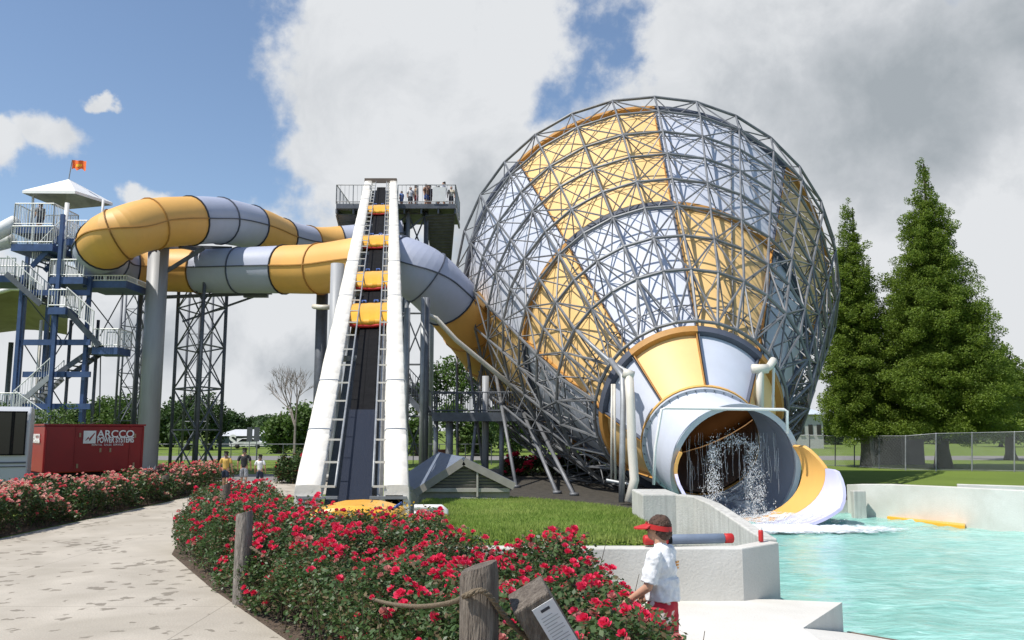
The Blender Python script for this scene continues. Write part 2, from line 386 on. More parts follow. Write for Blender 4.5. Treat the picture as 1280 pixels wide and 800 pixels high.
# water
def watermat():
    m = bpy.data.materials.new('pool_water'); m.use_nodes = True; N, L, b = nodes(m)
    b.inputs['Roughness'].default_value = .12; b.inputs['IOR'].default_value = 1.33
    tc = N.new('ShaderNodeTexCoord')
    mp = N.new('ShaderNodeMapping'); mp.inputs['Scale'].default_value = (.7, 1.5, 1); L.new(tc.outputs['Object'], mp.inputs['Vector'])
    n1 = N.new('ShaderNodeTexNoise'); n1.inputs['Scale'].default_value = 1.6; n1.inputs['Detail'].default_value = 7; n1.inputs['Distortion'].default_value = 1.2
    L.new(mp.outputs[0], n1.inputs['Vector'])
    cr = N.new('ShaderNodeValToRGB'); e = cr.color_ramp.elements
    e[0].position = .30; e[0].color = (.19, .45, .39, 1); e[1].position = .72; e[1].color = (.40, .69, .625, 1)
    k = e.new(.52); k.color = (.28, .575, .505, 1)
    L.new(n1.outputs['Fac'], cr.inputs['Fac']); 
    n3 = N.new('ShaderNodeTexNoise'); n3.inputs['Scale'].default_value = .35; n3.inputs['Detail'].default_value = 3
    L.new(tc.outputs['Object'], n3.inputs['Vector'])
    # streaks of foam
    n4 = N.new('ShaderNodeTexNoise'); n4.inputs['Scale'].default_value = 4.5; n4.inputs['Detail'].default_value = 8; n4.inputs['Distortion'].default_value = 2; n4.inputs['Roughness'].default_value = .7
    L.new(mp.outputs[0], n4.inputs['Vector'])
    mr = N.new('ShaderNodeMapRange'); mr.inputs[1].default_value = .55; mr.inputs[2].default_value = .78; mr.inputs[4].default_value = .6
    L.new(n4.outputs['Fac'], mr.inputs[0])
    mx = N.new('ShaderNodeMix'); mx.data_type = 'RGBA'; mx.inputs[7].default_value = (.66, .86, .84, 1)
    L.new(mr.outputs[0], mx.inputs[0]); L.new(cr.outputs[0], mx.inputs[6]); L.new(mx.outputs[2], b.inputs['Base Color'])
    n2 = N.new('ShaderNodeTexNoise'); n2.inputs['Scale'].default_value = 2.6; n2.inputs['Detail'].default_value = 7; n2.inputs['Distortion'].default_value = .8
    L.new(mp.outputs[0], n2.inputs['Vector'])
    bp = N.new('ShaderNodeBump'); bp.inputs['Strength'].default_value = .55; bp.inputs['Distance'].default_value = .12
    L.new(n2.outputs['Fac'], bp.inputs['Height']); L.new(bp.outputs[0], b.inputs['Normal'])
    return m
M['water'] = watermat()
M['foam'] = mat('foam', (.75, .8, .84), .6, 0, .1, 6, .8, 18)
def water():
    X = np.linspace(1.3, 40, 130); Y = np.linspace(3, 31.0, 120); gx, gy = np.meshgrid(X, Y)
    z = -.47 + .018 * np.sin(gx * 2.1 + 1.3 * np.sin(gy * 1.1)) + .02 * np.sin(gy * 2.7 + gx * .6) + .012 * np.sin(gx * 4.3 - gy * 3.7)
    # churned up below the chute
    d = np.hypot((gx - 9.5) / 4, (gy - 27.5) / 2.5); z += np.exp(-d ** 2) * rng.normal(0.03, .05, z.shape)
    n = len(X); vs = np.stack([gx, gy, z], -1).reshape(-1, 3)
    fs = [(j * n + i, j * n + i + 1, (j + 1) * n + i + 1, (j + 1) * n + i) for j in range(len(Y) - 1) for i in range(n - 1)]
    o = MB().add(vs, fs, 0, True).build('pool_water', 'water'); o['kind'] = 'structure'
water()
# near deck: raised apron and the beach-like ramp falling into the pool
d = MB()
d.add([(1.2, 2, .0), (3.4, 2, 0), (3.72, 11.15, 0), (4.84, 12.75, 0), (3.9, 12.98, 0), (1.2, 12.98, 0),
       (3.72, 11.15, -1.2), (4.84, 12.75, -1.2), (3.9, 12.98, -1.2)],
      [(0, 1, 2, 3, 4, 5), (2, 6, 7, 3), (3, 7, 8, 4)])
o = d.build('pool_deck', 'deck'); o['kind'] = 'structure'
d = MB(); e1 = [(4.86, 12.70, -.41), (6.35, 11.3, -.43), (9.2, 8.9, -.45), (14, 4, -.46), (16, 1, -.46)]
e0 = [(3.73, 11.14, -.004), (3.6, 9.6, -.01), (3.5, 8, -.01), (3.42, 4, -.01), (3.4, 1, -.01)]
d.strip(e0, e1); d.strip(e1, [(p[0], p[1], -1.2) for p in e1])
o = d.build('pool_ramp', 'deck'); o['kind'] = 'structure'
d = MB()
for a, b_ in zip(e1[:-1], e1[1:]): d.beam((a[0] + .03, a[1] + .03, a[2] - .03), (b_[0] + .03, b_[1] + .03, b_[2] - .03), .05, .07)
o = d.build('pool_coping', mat('stained_edge', (.16, .12, .09), .8)); o['kind'] = 'structure'

# walls
def wallrun(pts, th, ztop, z0, m, name, label, cat='wall'):
    """closed thick wall along a polyline, ztop per point"""
    n = len(pts); L_, R_ = [], []
    for i in range(n):
        a = np.array(pts[max(i - 1, 0)]); b_ = np.array(pts[min(i + 1, n - 1)]); t = (b_ - a) / np.linalg.norm(b_ - a); nn = np.array([-t[1], t[0]])
        L_.append(np.array(pts[i]) + nn * th / 2); R_.append(np.array(pts[i]) - nn * th / 2)
    w = MB()
    vs = [(*p, z0) for p in L_] + [(*p, z) for p, z in zip(L_, ztop)] + [(*p, z) for p, z in zip(R_, ztop)] + [(*p, z0) for p in R_]
    fs = []
    for i in range(n - 1):
        for k in range(4): fs.append((k * n + i, k * n + i + 1, ((k + 1) % 4) * n + i + 1, ((k + 1) % 4) * n + i))
    fs += [(0, n, 2 * n, 3 * n), (n - 1, 4 * n - 1, 3 * n - 1, 2 * n - 1)]
    w.add(vs, fs); o = w.build(name, m, bevel=.02)
    origin(o, (pts[0][0], pts[0][1], 0)); return tag(o, label, cat)
wallrun([(-1.6, 13.0), (3.42, 13.0), (4.02, 13.35)], .30, [.76, .76, .80], -1.0, 'conc_w', 'retaining_wall', 'low white concrete wall holding up the lawn behind the man in the visor', 'wall')
cv = [(4.08, 13.62), (3.98, 14.3), (3.86, 15.0), (3.72, 15.7), (3.52, 16.25), (3.2, 16.5)]
wallrun(cv, .24, [.80, .90, 1.03, 1.17, 1.26, 1.28], -1.0, 'conc', 'curved_wall', 'streaked grey concrete wall curving down from the square block to the pool corner', 'wall')
w = MB(); w.box((2.85, 17.1, .14), (.72, 1.4, 2.3)); o = w.build('concrete_block', 'conc', bevel=.03); origin(o, (2.85, 17.1, 0))
tag(o, 'square concrete block end at the top of the curved pool wall', 'concrete block')
wallrun([(3.1, 17.8), (3.8, 22), (4.3, 27.0)], .24, [1.1, .5, .3], -1.0, 'conc', 'basin_wall', 'concrete side wall running back from the block to the slide mouth', 'wall')
# right wall of the pool
a = P(1066, 640, 30); b_ = P(1282, 662, 24.8)
pw = [(12.15, 30.6), (12.2, 29.9), (12.9, 29.2), (14.1, 27.2), (15.2, 24.8), (17.5, 20.5), (22, 12)]
wallrun(pw, .35, [.58, .64, .68, .72, .76, .78, .8], -1.0, 'conc_w', 'pool_wall', 'long white plastered pool wall on the far right side of the water', 'wall')
wallrun([(14.9, 28.6), (17.2, 27.6), (20, 24)], .3, [.72, .70, .7], -.1, 'conc_w', 'back_wall', 'second low white wall behind the right end of the pool wall', 'wall')
w = MB(); w.prism([tuple(G(x_, y_, -.38)[:2]) for x_, y_ in ((1095, 643), (1130, 640), (1168, 643), (1208, 650), (1206, 657), (1150, 651))], -.52, -.38); o = w.build('floor_pad', 'raft', bevel=.02)
origin(o, (13.5, 27.5, -.47)); tag(o, 'flat yellow foam pad at the waterline along the right pool wall', 'pad')
w = MB(); w.box((11.85, 29.3, -.1), (.42, .3, 1.1)); o = w.build('wall_pier', 'conc', bevel=.02); origin(o, (11.85, 29.3, -.5)); tag(o, 'small grey concrete pier beside the slide apron at the waterline', 'pier')

# ------------------------------------------------------------------ world: sky with clouds
def world():
    w = bpy.data.worlds.new('World'); sc.world = w; w.use_nodes = True; nt = w.node_tree; N = nt.nodes; L = nt.links
    N.clear(); out = N.new('ShaderNodeOutputWorld')
    sky = N.new('ShaderNodeTexSky'); sky.sky_type = 'NISHITA'; sky.sun_disc = False
    sky.sun_elevation = math.radians(SUN_EL); sky.sun_rotation = math.radians(SUN_ROT); sky.air_density = 1.0; sky.dust_density = .6; sky.ozone_density = 1.5
    bg = N.new('ShaderNodeBackground'); bg.inputs[1].default_value = .15
    hs = N.new('ShaderNodeHueSaturation'); hs.inputs['Saturation'].default_value = 1.0; L.new(sky.outputs[0], hs.inputs['Color']); L.new(hs.outputs[0], bg.inputs[0])
    tc = N.new('ShaderNodeTexCoord')
    no = N.new('ShaderNodeTexNoise'); no.inputs['Scale'].default_value = 4.2; no.inputs['Detail'].default_value = 9; no.inputs['Roughness'].default_value = .58
    L.new(tc.outputs['Generated'], no.inputs['Vector'])
    def math_(op, a, b=None):
        n = N.new('ShaderNodeMath'); n.operation = op
        for i, q in enumerate((a, b)):
            if q is None: continue
            if isinstance(q, (int, float)): n.inputs[i].default_value = q
            else: L.new(q, n.inputs[i])
        return n.outputs[0]
    sub = N.new('ShaderNodeVectorMath'); sub.operation = 'MULTIPLY_ADD'; sub.inputs[1].default_value = (.22, .22, .22); L.new(no.outputs['Color'], sub.inputs[0])
    off = N.new('ShaderNodeVectorMath'); off.operation = 'ADD'; off.inputs[1].default_value = (-.11, -.11, -.11); L.new(tc.outputs['Generated'], off.inputs[0]); L.new(off.outputs[0], sub.inputs[2])
    wd = sub.outputs[0]
    def blob(x, y, rx, ry, amp=1.0):
        d = ray(x, y); d = d / np.linalg.norm(d); u = np.cross(d, [0, 0, 1]); u /= np.linalg.norm(u); v = np.cross(u, d)
        rx /= F; ry /= F
        a = N.new('ShaderNodeVectorMath'); a.operation = 'DOT_PRODUCT'; a.inputs[1].default_value = tuple(u / rx); L.new(wd, a.inputs[0])
        b = N.new('ShaderNodeVectorMath'); b.operation = 'DOT_PRODUCT'; b.inputs[1].default_value = tuple(v / ry); L.new(wd, b.inputs[0])
        c = N.new('ShaderNodeVectorMath'); c.operation = 'DOT_PRODUCT'; c.inputs[1].default_value = tuple(d); L.new(wd, c.inputs[0])
        bo = -float(d @ v) / 1
        aa = math_('MULTIPLY', a.outputs['Value'], a.outputs['Value']); bb = math_('MULTIPLY', b.outputs['Value'], b.outputs['Value'])
        r = math_('SQRT', math_('ADD', aa, bb)); 
        f = math_('SUBTRACT', amp, r)   # >0 inside
        front = math_('GREATER_THAN', c.outputs['Value'], 0.0)
        f = math_('ADD', f, math_('MULTIPLY', math_('SUBTRACT', front, 1.0), 9.0))
        return f
    def union(bs):
        r = bs[0]
        for b in bs[1:]:
            n = N.new('ShaderNodeMath'); n.operation = 'SMOOTH_MAX'; n.inputs[2].default_value = .15; L.new(r, n.inputs[0]); L.new(b, n.inputs[1]); r = n.outputs[0]
        return r
    cl = union([blob(540, 60, 175, 150), blob(485, 190, 125, 110), blob(590, 220, 120, 130), blob(400, 380, 210, 140), blob(560, -90, 180, 120),
                blob(900, 90, 135, 90), blob(1090, 110, 200, 170), blob(1180, 330, 230, 190), blob(960, 300, 150, 150), blob(860, 480, 900, 150), blob(180, 470, 300, 110),
                blob(1000, -100, 260, 160), blob(46, 172, 85, 60, .50), blob(186, 240, 60, 44, .55), blob(-20, 200, 70, 60, .6), blob(720, 260, 120, 120), blob(1700, 300, 420, 240), blob(-600, 420, 420, 160), blob(1500, 0, 260, 200), blob(108, 112, 40, 22, .42)])
    n2 = N.new('ShaderNodeTexNoise'); n2.inputs['Scale'].default_value = 11; n2.inputs['Detail'].default_value = 12; n2.inputs['Roughness'].default_value = .60
    L.new(tc.outputs['Generated'], n2.inputs['Vector'])
    edge = math_('ADD', cl, math_('MULTIPLY', math_('SUBTRACT', n2.outputs['Fac'], .5), 1.0))
    mr = N.new('ShaderNodeMapRange'); mr.interpolation_type = 'SMOOTHSTEP'; mr.inputs[1].default_value = -.08; mr.inputs[2].default_value = .20
    L.new(edge, mr.inputs[0])
    # clouds elsewhere (behind the camera)
    # thickness -> grey
    dk = union([blob(1130, 130, 210, 150), blob(620, 330, 80, 90), blob(1290, 60, 100, 90), blob(400, 450, 90, 50), blob(190, 430, 90, 50, .8)])
    dk = math_('ADD', dk, math_('MULTIPLY', math_('SUBTRACT', n2.outputs['Fac'], .5), 1.4))
    dr = N.new('ShaderNodeMapRange'); dr.interpolation_type = 'SMOOTHSTEP'; dr.inputs[1].default_value = -.42; dr.inputs[2].default_value = 1.15; L.new(dk, dr.inputs[0])
    cc = N.new('ShaderNodeValToRGB'); e = cc.color_ramp.elements; e[0].position = 0; e[0].color = (.77, .79, .815, 1); e[1].position = 1; e[1].color = (.38, .42, .455, 1)
    k = e.new(.4); k.color = (.57, .60, .635, 1)
    n3 = N.new('ShaderNodeTexNoise'); n3.inputs['Scale'].default_value = 8; n3.inputs['Detail'].default_value = 9; n3.inputs['Roughness'].default_value = .6; n3.inputs['Distortion'].default_value = .4
    L.new(tc.outputs['Generated'], n3.inputs['Vector'])
    billow = math_('MULTIPLY', math_('SUBTRACT', n3.outputs['Fac'], .50), 1.25)
    L.new(math_('ADD', dr.outputs[0], billow), cc.inputs[0])
    bg2 = N.new('ShaderNodeBackground'); bg2.inputs[1].default_value = 1.0; L.new(cc.outputs[0], bg2.inputs[0])
    mx = N.new('ShaderNodeMixShader'); L.new(mr.outputs[0], mx.inputs[0]); L.new(bg.outputs[0], mx.inputs[1]); L.new(bg2.outputs[0], mx.inputs[2]); L.new(mx.outputs[0], out.inputs[0])
SUN_EL = 58
sunv = Vector((-.80, -.45, 0)).normalized() * math.cos(math.radians(SUN_EL)) + Vector((0, 0, math.sin(math.radians(SUN_EL))))
SUN_ROT = math.degrees(math.atan2(sunv.x, sunv.y))
world()
sl = bpy.data.lights.new('sun', 'SUN'); sl.energy = 5.0; sl.angle = math.radians(.5); sl.color = (1, .955, .88)
so = bpy.data.objects.new('sun', sl); col.objects.link(so); so.rotation_euler = (-sunv).to_track_quat('-Z', 'Y').to_euler(); so.location = (-30, -20, 50)

# ------------------------------------------------------------------ the funnel
C0 = np.array([6.706, 30., 2.078]); C1 = np.array([8.008, 50.45, 10.817]); AX = C1 - C0; LEN = np.linalg.norm(AX); AX /= LEN
FU = np.cross(AX, [0, 0, 1.]); FU /= np.linalg.norm(FU); FV = np.cross(FU, AX); PH0 = .036
ST = [(0, 1.977), (.129, 3.347), (.535, 6.758), (1, 10.83)]
def frad(t): return float(np.interp(t, [s[0] for s in ST], [s[1] for s in ST]))
def fp(t, ph, off=0.0):
    """point on the funnel; off is measured along the outward normal"""
    r = frad(t); e = .01; dr = (frad(min(t + e, 1)) - frad(max(t - e, 0))) / ((min(t + e, 1) - max(t - e, 0)) * LEN)
    rad = math.sin(ph + PH0) * FU + math.cos(ph + PH0) * FV
    nrm = (rad - AX * dr) / math.sqrt(1 + dr * dr)
    return C0 + t * LEN * AX + r * rad + off * nrm
funnel = thing('funnel_slide', 'giant yellow and lavender checkered fibreglass funnel inside a steel lattice beside the pool', 'water slide', (6.7, 32, 0))
for k in range(3):
    t0, t1 = ST[k][0], ST[k + 1][0]
    for s in range(8):
        # s-th 45 degree sector clockwise from the top; the sector left of the top is yellow in bands 0 and 2
        yel = (s + k) % 2 == 1
        b = MB(); na, nb = 8, 8 if k else 4
        def grid(off, flip):
            vs = [fp(t0 + (t1 - t0) * i / nb, PI / 4 * (s + j / na), off) for i in range(nb + 1) for j in range(na + 1)]
            fs = [(i * (na + 1) + j, i * (na + 1) + j + 1, (i + 1) * (na + 1) + j + 1, (i + 1) * (na + 1) + j) for i in range(nb) for j in range(na)]
            b.add(vs, [f[::-1] for f in fs] if flip else fs, 2 if flip else 0, True)
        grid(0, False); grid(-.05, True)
        # outward flanges on the panel's edges
        for ph in (s, s + 1):
            dphi = .02 / frad((t0 + t1) / 2) * (1 if ph == s else -1)
            A = [fp(t0 + (t1 - t0) * i / 6, PI / 4 * ph + dphi, -.02) for i in range(7)]; B = [fp(t0 + (t1 - t0) * i / 6, PI / 4 * ph + dphi, .16) for i in range(7)]
            A2 = [fp(t0 + (t1 - t0) * i / 6, PI / 4 * ph + dphi * 2.5, -.02) for i in range(7)]; B2 = [fp(t0 + (t1 - t0) * i / 6, PI / 4 * ph + dphi * 2.5, .16) for i in range(7)]
            b.strip(A, B, 1); b.strip(B, B2, 1); b.strip(B2, A2, 1)
        tA = [fp(t1 - .004, PI / 4 * (s + j / 10), 0) for j in range(11)]; tB = [fp(t1 - .004, PI / 4 * (s + j / 10), .24) for j in range(11)]; tC = [fp(t1 - .016, PI / 4 * (s + j / 10), .24) for j in range(11)]
        tD = [fp(t1 - .016, PI / 4 * (s + j / 10), 0) for j in range(11)]
        b.strip(tA, tB, 1); b.strip(tB, tC, 1); b.strip(tC, tD, 1)
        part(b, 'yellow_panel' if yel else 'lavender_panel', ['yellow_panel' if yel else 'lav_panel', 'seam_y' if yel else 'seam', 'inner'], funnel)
# collar around the mouth
def ringp(c, ax, r, n=49, a0=0, a1=2 * PI):
    ax = np.array(ax) / np.linalg.norm(ax); u = np.cross(ax, [0, 0, 1.]); u /= np.linalg.norm(u); v = np.cross(u, ax)
    return [np.array(c) + r * (math.sin(a) * u + math.cos(a) * v) for a in np.linspace(a0, a1, n)]
b = MB()
# yellow band, then a grey-lavender pipe leading out towards the pool, turned a little to the right
MAX = np.array([.36, -.88, -.33]); MAX /= np.linalg.norm(MAX)
yb = MB(); c_a = C0 + AX * .05; c_b = C0 - AX * .10
R1, R2, R3, R4 = ringp(c_a, AX, 2.02), ringp(c_a, AX, 2.15), ringp(c_b, AX, 2.15), ringp(c_b, AX, 1.98)
yb.strip(R1, R2); yb.strip(R2, R3); yb.strip(R3, R4); part(yb, 'collar_flange', 'yellow', funnel)
gb = MB(); c_d = C0 - AX * .12; c_e = C0 - AX * .26
R1, R2, R3, R4 = ringp(c_d, AX, 2.0), ringp(c_d, AX, 2.11), ringp(c_e, AX, 2.11), ringp(c_e, AX, 1.98)
gb.strip(R1, R2); gb.strip(R2, R3); gb.strip(R3, R4)
for a_ in np.linspace(0, 2 * PI, 40, endpoint=False):
    q_ = c_e + 2.055 * (math.sin(a_) * FU + math.cos(a_) * FV); gb.tube(q_ + AX * .05, q_ - AX * .05, .022, 6, mi=1)
part(gb, 'collar_flange', ['lipgrey', 'steel_dark'], funnel)
cs = [c_e, c_e * .8 + np.array([7.42, 28.35, 1.22]) * .2, c_e * .45 + np.array([7.42, 28.35, 1.22]) * .55, np.array([7.42, 28.35, 1.22])]
MAX = np.array([.10, -.96, -.24]); MAX /= np.linalg.norm(MAX)
ca = [AX, AX * .7 - MAX * .3, AX * .3 - MAX * .7, -MAX]; rr = [1.99, 2.0, 2.04, 2.08]
pipe = MB(); outer = []
for c_, a_, r_ in zip(cs, ca, rr): outer.append(ringp(c_, a_, r_))
for A, B in zip(outer[:-1], outer[1:]): pipe.strip(A, B)
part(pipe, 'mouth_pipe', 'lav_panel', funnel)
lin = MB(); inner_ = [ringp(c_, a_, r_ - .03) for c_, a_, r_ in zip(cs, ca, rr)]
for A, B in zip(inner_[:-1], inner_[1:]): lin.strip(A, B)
part(lin, 'mouth_shade_lining', 'slate', funnel)  # added dark layer, the pipe's inner shade put into its colour
lm = MB(); mc = cs[-1]; l0, l1, l2, l3 = ringp(mc, -MAX, 2.08), ringp(mc, -MAX, 2.24), ringp(mc + MAX * .1, -MAX, 2.24), ringp(mc + MAX * .1, -MAX, 2.06)
lm.strip(l0, l1); lm.strip(l1, l2); lm.strip(l2, l3); part(lm, 'mouth_lip', 'lipgrey', funnel)
# open chute: two flaring channel sections that carry on from the mouth
def chute(q0, q1, name, m, rtop, ltop):
    b = MB(); nA, nL = 30, 8; rows, rows2 = [], []
    for i in range(nL + 1):
        q = q0 + (q1 - q0) * i / nL; f_ = i / nL
        cx = mc[0] + .12 + .38 * q; cy = mc[1] + .05 - 2.0 * q; r = 2.06 + .62 * q; cz = mc[2] - .02 - .1 * q; zb = max(mc[2] - 2.06, -.36 - .14 * q); rv = cz - zb
        zr = float(np.interp(f_, [k[0] for k in rtop], [k[1] for k in rtop])); zl = float(np.interp(f_, [k[0] for k in ltop], [k[1] for k in ltop]))
        a0 = math.acos(max(-.98, min(.98, (zr - cz) / rv))); a1 = 2 * PI - math.acos(max(-.98, min(.98, (zl - cz) / rv)))
        for R_, th in ((rows, 0), (rows2, .10)):
            R_.append([np.array([cx + (r + th) * math.sin(a), cy - .45 * math.sin(a) * .4 , cz + (rv + th) * math.cos(a)]) for a in np.linspace(a0, a1, nA + 1)])
    for i in range(nL): b.strip(rows[i], rows[i + 1]); b.strip(rows2[i], rows2[i + 1])
    for i in range(nL):
        for j in (0, nA): b.add([rows[i][j], rows[i + 1][j], rows2[i + 1][j], rows2[i][j]], [(0, 1, 2, 3)])
    b.strip(rows[-1], rows2[-1]); b.strip(rows[0], rows2[0])
    return part(b, name, m, funnel)
chute(0, .44, 'chute_section', 'yellow', [(0, 1.98), (.55, 1.95), (1, 1.30)], [(0, 1.9), (1, 1.75)])
chute(.445, .98, 'chute_section', 'lilac', [(0, 1.28), (.35, 1.25), (.7, .62), (1, .15)], [(0, 1.1), (.3, .95), (.8, -.1), (1, -.2)])
# added wall closing most of the open big end to darken the inside
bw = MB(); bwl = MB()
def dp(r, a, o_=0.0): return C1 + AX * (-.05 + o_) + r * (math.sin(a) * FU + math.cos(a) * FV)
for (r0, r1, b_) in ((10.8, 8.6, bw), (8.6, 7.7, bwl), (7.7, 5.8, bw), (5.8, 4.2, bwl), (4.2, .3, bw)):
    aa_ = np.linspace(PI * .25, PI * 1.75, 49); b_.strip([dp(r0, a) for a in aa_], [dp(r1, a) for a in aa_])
part(bw, 'added_end_wall', 'inner', funnel); part(bwl, 'added_end_wall_band', 'slate', funnel)
M['flow'] = mat('white_flow', (.74, .78, .82), .4, 0, .05, 5, .6, 12, stretch=(1, 1, 1)); Nq, Lq, bq = nodes(M['flow'])
tq = Nq.new('ShaderNodeTexCoord'); nq = Nq.new('ShaderNodeTexNoise'); nq.inputs['Scale'].default_value = 2.4; nq.inputs['Detail'].default_value = 10; nq.inputs['Roughness'].default_value = .7; nq.inputs['Distortion'].default_value = 1.2; Lq.new(tq.outputs['Object'], nq.inputs['Vector'])
rq = Nq.new('ShaderNodeMapRange'); rq.inputs[1].default_value = .40; rq.inputs[2].default_value = .60; rq.inputs[4].default_value = .9; Lq.new(nq.outputs['Fac'], rq.inputs[0]); Lq.new(rq.outputs[0], bq.inputs['Alpha'])
fl_ = MB(); fr_rings = [ringp(c_, a_, r_ - .07, 25, PI * .74, PI * 1.26) for c_, a_, r_ in zip(cs, ca, rr)]
for A, B in zip(fr_rings[:-1], fr_rings[1:]): fl_.strip(A, B)
rows = []
for q in np.linspace(0, .95, 12):
    cx = mc[0] + .12 + .38 * q; cy = mc[1] + .05 - 2.0 * q; r = 2.06 + .62 * q; cz = mc[2] - .02 - .1 * q; zb = max(mc[2] - 2.06, -.36 - .14 * q); rv = cz - zb
    rows.append([np.array([cx + (r - .03) * math.sin(a), cy - .18 * math.sin(a), max(-.40, cz + (rv - .03) * math.cos(a))]) for a in np.linspace(PI * (.84 - .08 * q), PI * 1.26, 20)])
for A, B in zip(rows[:-1], rows[1:]): fl_.strip(A, B)
part(fl_, 'flowing_water', 'flow', funnel)
# water curtain and splash in the mouth
M['spray'] = mat('spray', (.85, .88, .9), .3, 0, .05, 5)
NS, LS, bs = nodes(M['spray']); bs.inputs['Transmission Weight'].default_value = .2
b = MB(); u_, v_ = basis(MAX); u_ = np.cross(-MAX, [0, 0, 1.]); u_ /= np.linalg.norm(u_)
def drop(p, r, l=1.0):
    x, y, z = p; b.add([(x, y, z + r * l), (x + r, y, z), (x, y + r, z), (x - r, y, z), (x, y - r, z), (x, y, z - r * l)],
                       [(0, 1, 2), (0, 2, 3), (0, 3, 4), (0, 4, 1), (5, 2, 1), (5, 3, 2), (5, 4, 3), (5, 1, 4)], 0, True)
for i in range(70):
    # thin curtain falling from the inner rim
    x = rng.uniform(-1.7, 1.7); r0 = math.sqrt(max(0, 2.05 ** 2 - x * x)); z0 = mc[2] + min(1.2, r0 * .8); z1 = mc[2] - r0 * .9; p = mc + u_ * x
    za = z0 - rng.uniform(0, 1.2) * (rng.random() < .7); zb_ = max(z1, za - rng.uniform(.3, 1.6)); pts_ = []
    for k in range(8): f_ = k / 7; pts_.append((p[0] + .015 * math.sin(i + 6 * f_), p[1] + .02 * math.sin(2 * i + 5 * f_), za + (zb_ - za) * f_))
    b.path(pts_, rng.uniform(.0018, .0038), 4)
def sprayp():
    """an uneven arch of spray: up, over and down in two ragged columns"""
    k = rng.random(); zt_a = mc[2] + .85
    if k < .42: f_ = rng.random(); return -.78 + rng.normal(0, .07 + .17 * f_) + .06 * math.sin(7 * f_), zt_a - .1 - 2.4 * f_
    if k < .84: f_ = rng.random(); return .62 + rng.normal(0, .08 + .20 * f_) - .07 * math.sin(6 * f_), zt_a - .05 - 2.4 * f_
    t = rng.uniform(-1, 1); return -.08 + .72 * t + rng.normal(0, .05), zt_a + .22 * (1 - t * t) - abs(rng.normal(0, .16))
for i in range(420):      # clumps
    x, z = sprayp(); y = rng.normal(0, .14); m_ = rng.integers(3, 16); sc_ = rng.uniform(.03, .10)
    for k in range(m_):
        p = mc + u_ * (x + rng.normal(0, sc_)) + np.array([0, y - .12 + rng.normal(0, sc_), 0]); drop((p[0], p[1], max(-.42, z + rng.normal(0, sc_ * 1.8))), rng.uniform(.004, .016), rng.uniform(.8, 3.0))
for i in range(2200):
    x = rng.normal(.1, 1.0); y = rng.uniform(-.6, 2.4); p = mc + u_ * x * (1 + .1 * y) - np.array([0, y, 0])
    drop((p[0] + .05 * y, p[1], -.42 + abs(rng.normal(0, .14))), rng.uniform(.005, .018), rng.uniform(.5, 1.6))
part(b, 'falling_water', 'spray', funnel)
# churned foam: a thin heaving sheet, ragged where the noise cuts it
fmm = mat('churned_foam', (.74, .79, .83), .7, 0, .05, 6, .8, 14); Nf, Lf, bf = nodes(fmm)
tcf = Nf.new('ShaderNodeTexCoord'); nf = Nf.new('ShaderNodeTexNoise'); nf.inputs['Scale'].default_value = 2.6; nf.inputs['Detail'].default_value = 10; nf.inputs['Roughness'].default_value = .68; nf.inputs['Distortion'].default_value = 1.0
mpf = Nf.new('ShaderNodeMapping'); mpf.inputs['Scale'].default_value = (.8, 1.5, 1); Lf.new(tcf.outputs['Object'], mpf.inputs['Vector']); Lf.new(mpf.outputs[0], nf.inputs['Vector'])
gf = Nf.new('ShaderNodeTexGradient'); gf.gradient_type = 'SPHERICAL'; mg = Nf.new('ShaderNodeMapping'); mg.vector_type = 'POINT'; mg.inputs['Scale'].default_value = (1 / 4.6, 1 / 1.7, .001); Lf.new(tcf.outputs['Object'], mg.inputs['Vector']); Lf.new(mg.outputs[0], gf.inputs[0])
af = Nf.new('ShaderNodeMath'); af.operation = 'ADD'; Lf.new(gf.outputs['Fac'], af.inputs[0]); Lf.new(nf.outputs['Fac'], af.inputs[1])
rf = Nf.new('ShaderNodeMapRange'); rf.inputs[1].default_value = .74; rf.inputs[2].default_value = 1.02; rf.inputs[4].default_value = .95; Lf.new(af.outputs[0], rf.inputs[0]); Lf.new(rf.outputs[0], bf.inputs['Alpha'])
X = np.linspace(-4.4, 4.4, 110); Y = np.linspace(-1.7, 1.7, 50); gx, gy = np.meshgrid(X, Y); r2_ = np.random.default_rng(3)
hz = .06 * np.exp(-(gx / 2.6) ** 2 - (gy / 1.0) ** 2) * (1 + .8 * np.sin(gx * 5 + 2 * np.sin(gy * 6))) + .012 * r2_.normal(size=gx.shape)
vs = np.stack([gx, gy, hz], -1).reshape(-1, 3); n = len(X)
o = MB().add(vs, [(j * n + i, j * n + i + 1, (j + 1) * n + i + 1, (j + 1) * n + i) for j in range(len(Y) - 1) for i in range(n - 1)], 0, True).build('foam', fmm)
o.location = (8.4, 25.7, -.415); tag(o, 'white foam churning where the funnel chute meets the pool', 'foam', kind='stuff')

# lattice
NSEC = 30; TT = [.131 + (1.004 - .131) * i / 8 for i in range(9)]
def onode(i, j, off=None):
    t = TT[i]; o_ = (.95 if i > 0 else .35) if off is None else off
    if i == 8: o_ = .72
    return fp(min(t, 1), 2 * PI * j / NSEC, o_) + (AX * .25 if i == 8 else 0)
def inode(i, j): return fp(min((TT[i] + TT[i + 1]) / 2, 1), 2 * PI * (j + .5) / NSEC, .14)
fr = MB()
for i in range(8):
    for j in range(NSEC):
        fr.tube(onode(i, j), onode(i + 1, j), .058, 5, cap=False)
        if (i + j) % 2: fr.tube(onode(i, j), onode(i + 1, j + 1), .042, 5, cap=False)
        else: fr.tube(onode(i, j + 1), onode(i + 1, j), .042, 5, cap=False)
        q = inode(i, j)
        for p in (onode(i, j), onode(i, j + 1), onode(i + 1, j), onode(i + 1, j + 1)): fr.tube(q, p, .032, 4, cap=False)
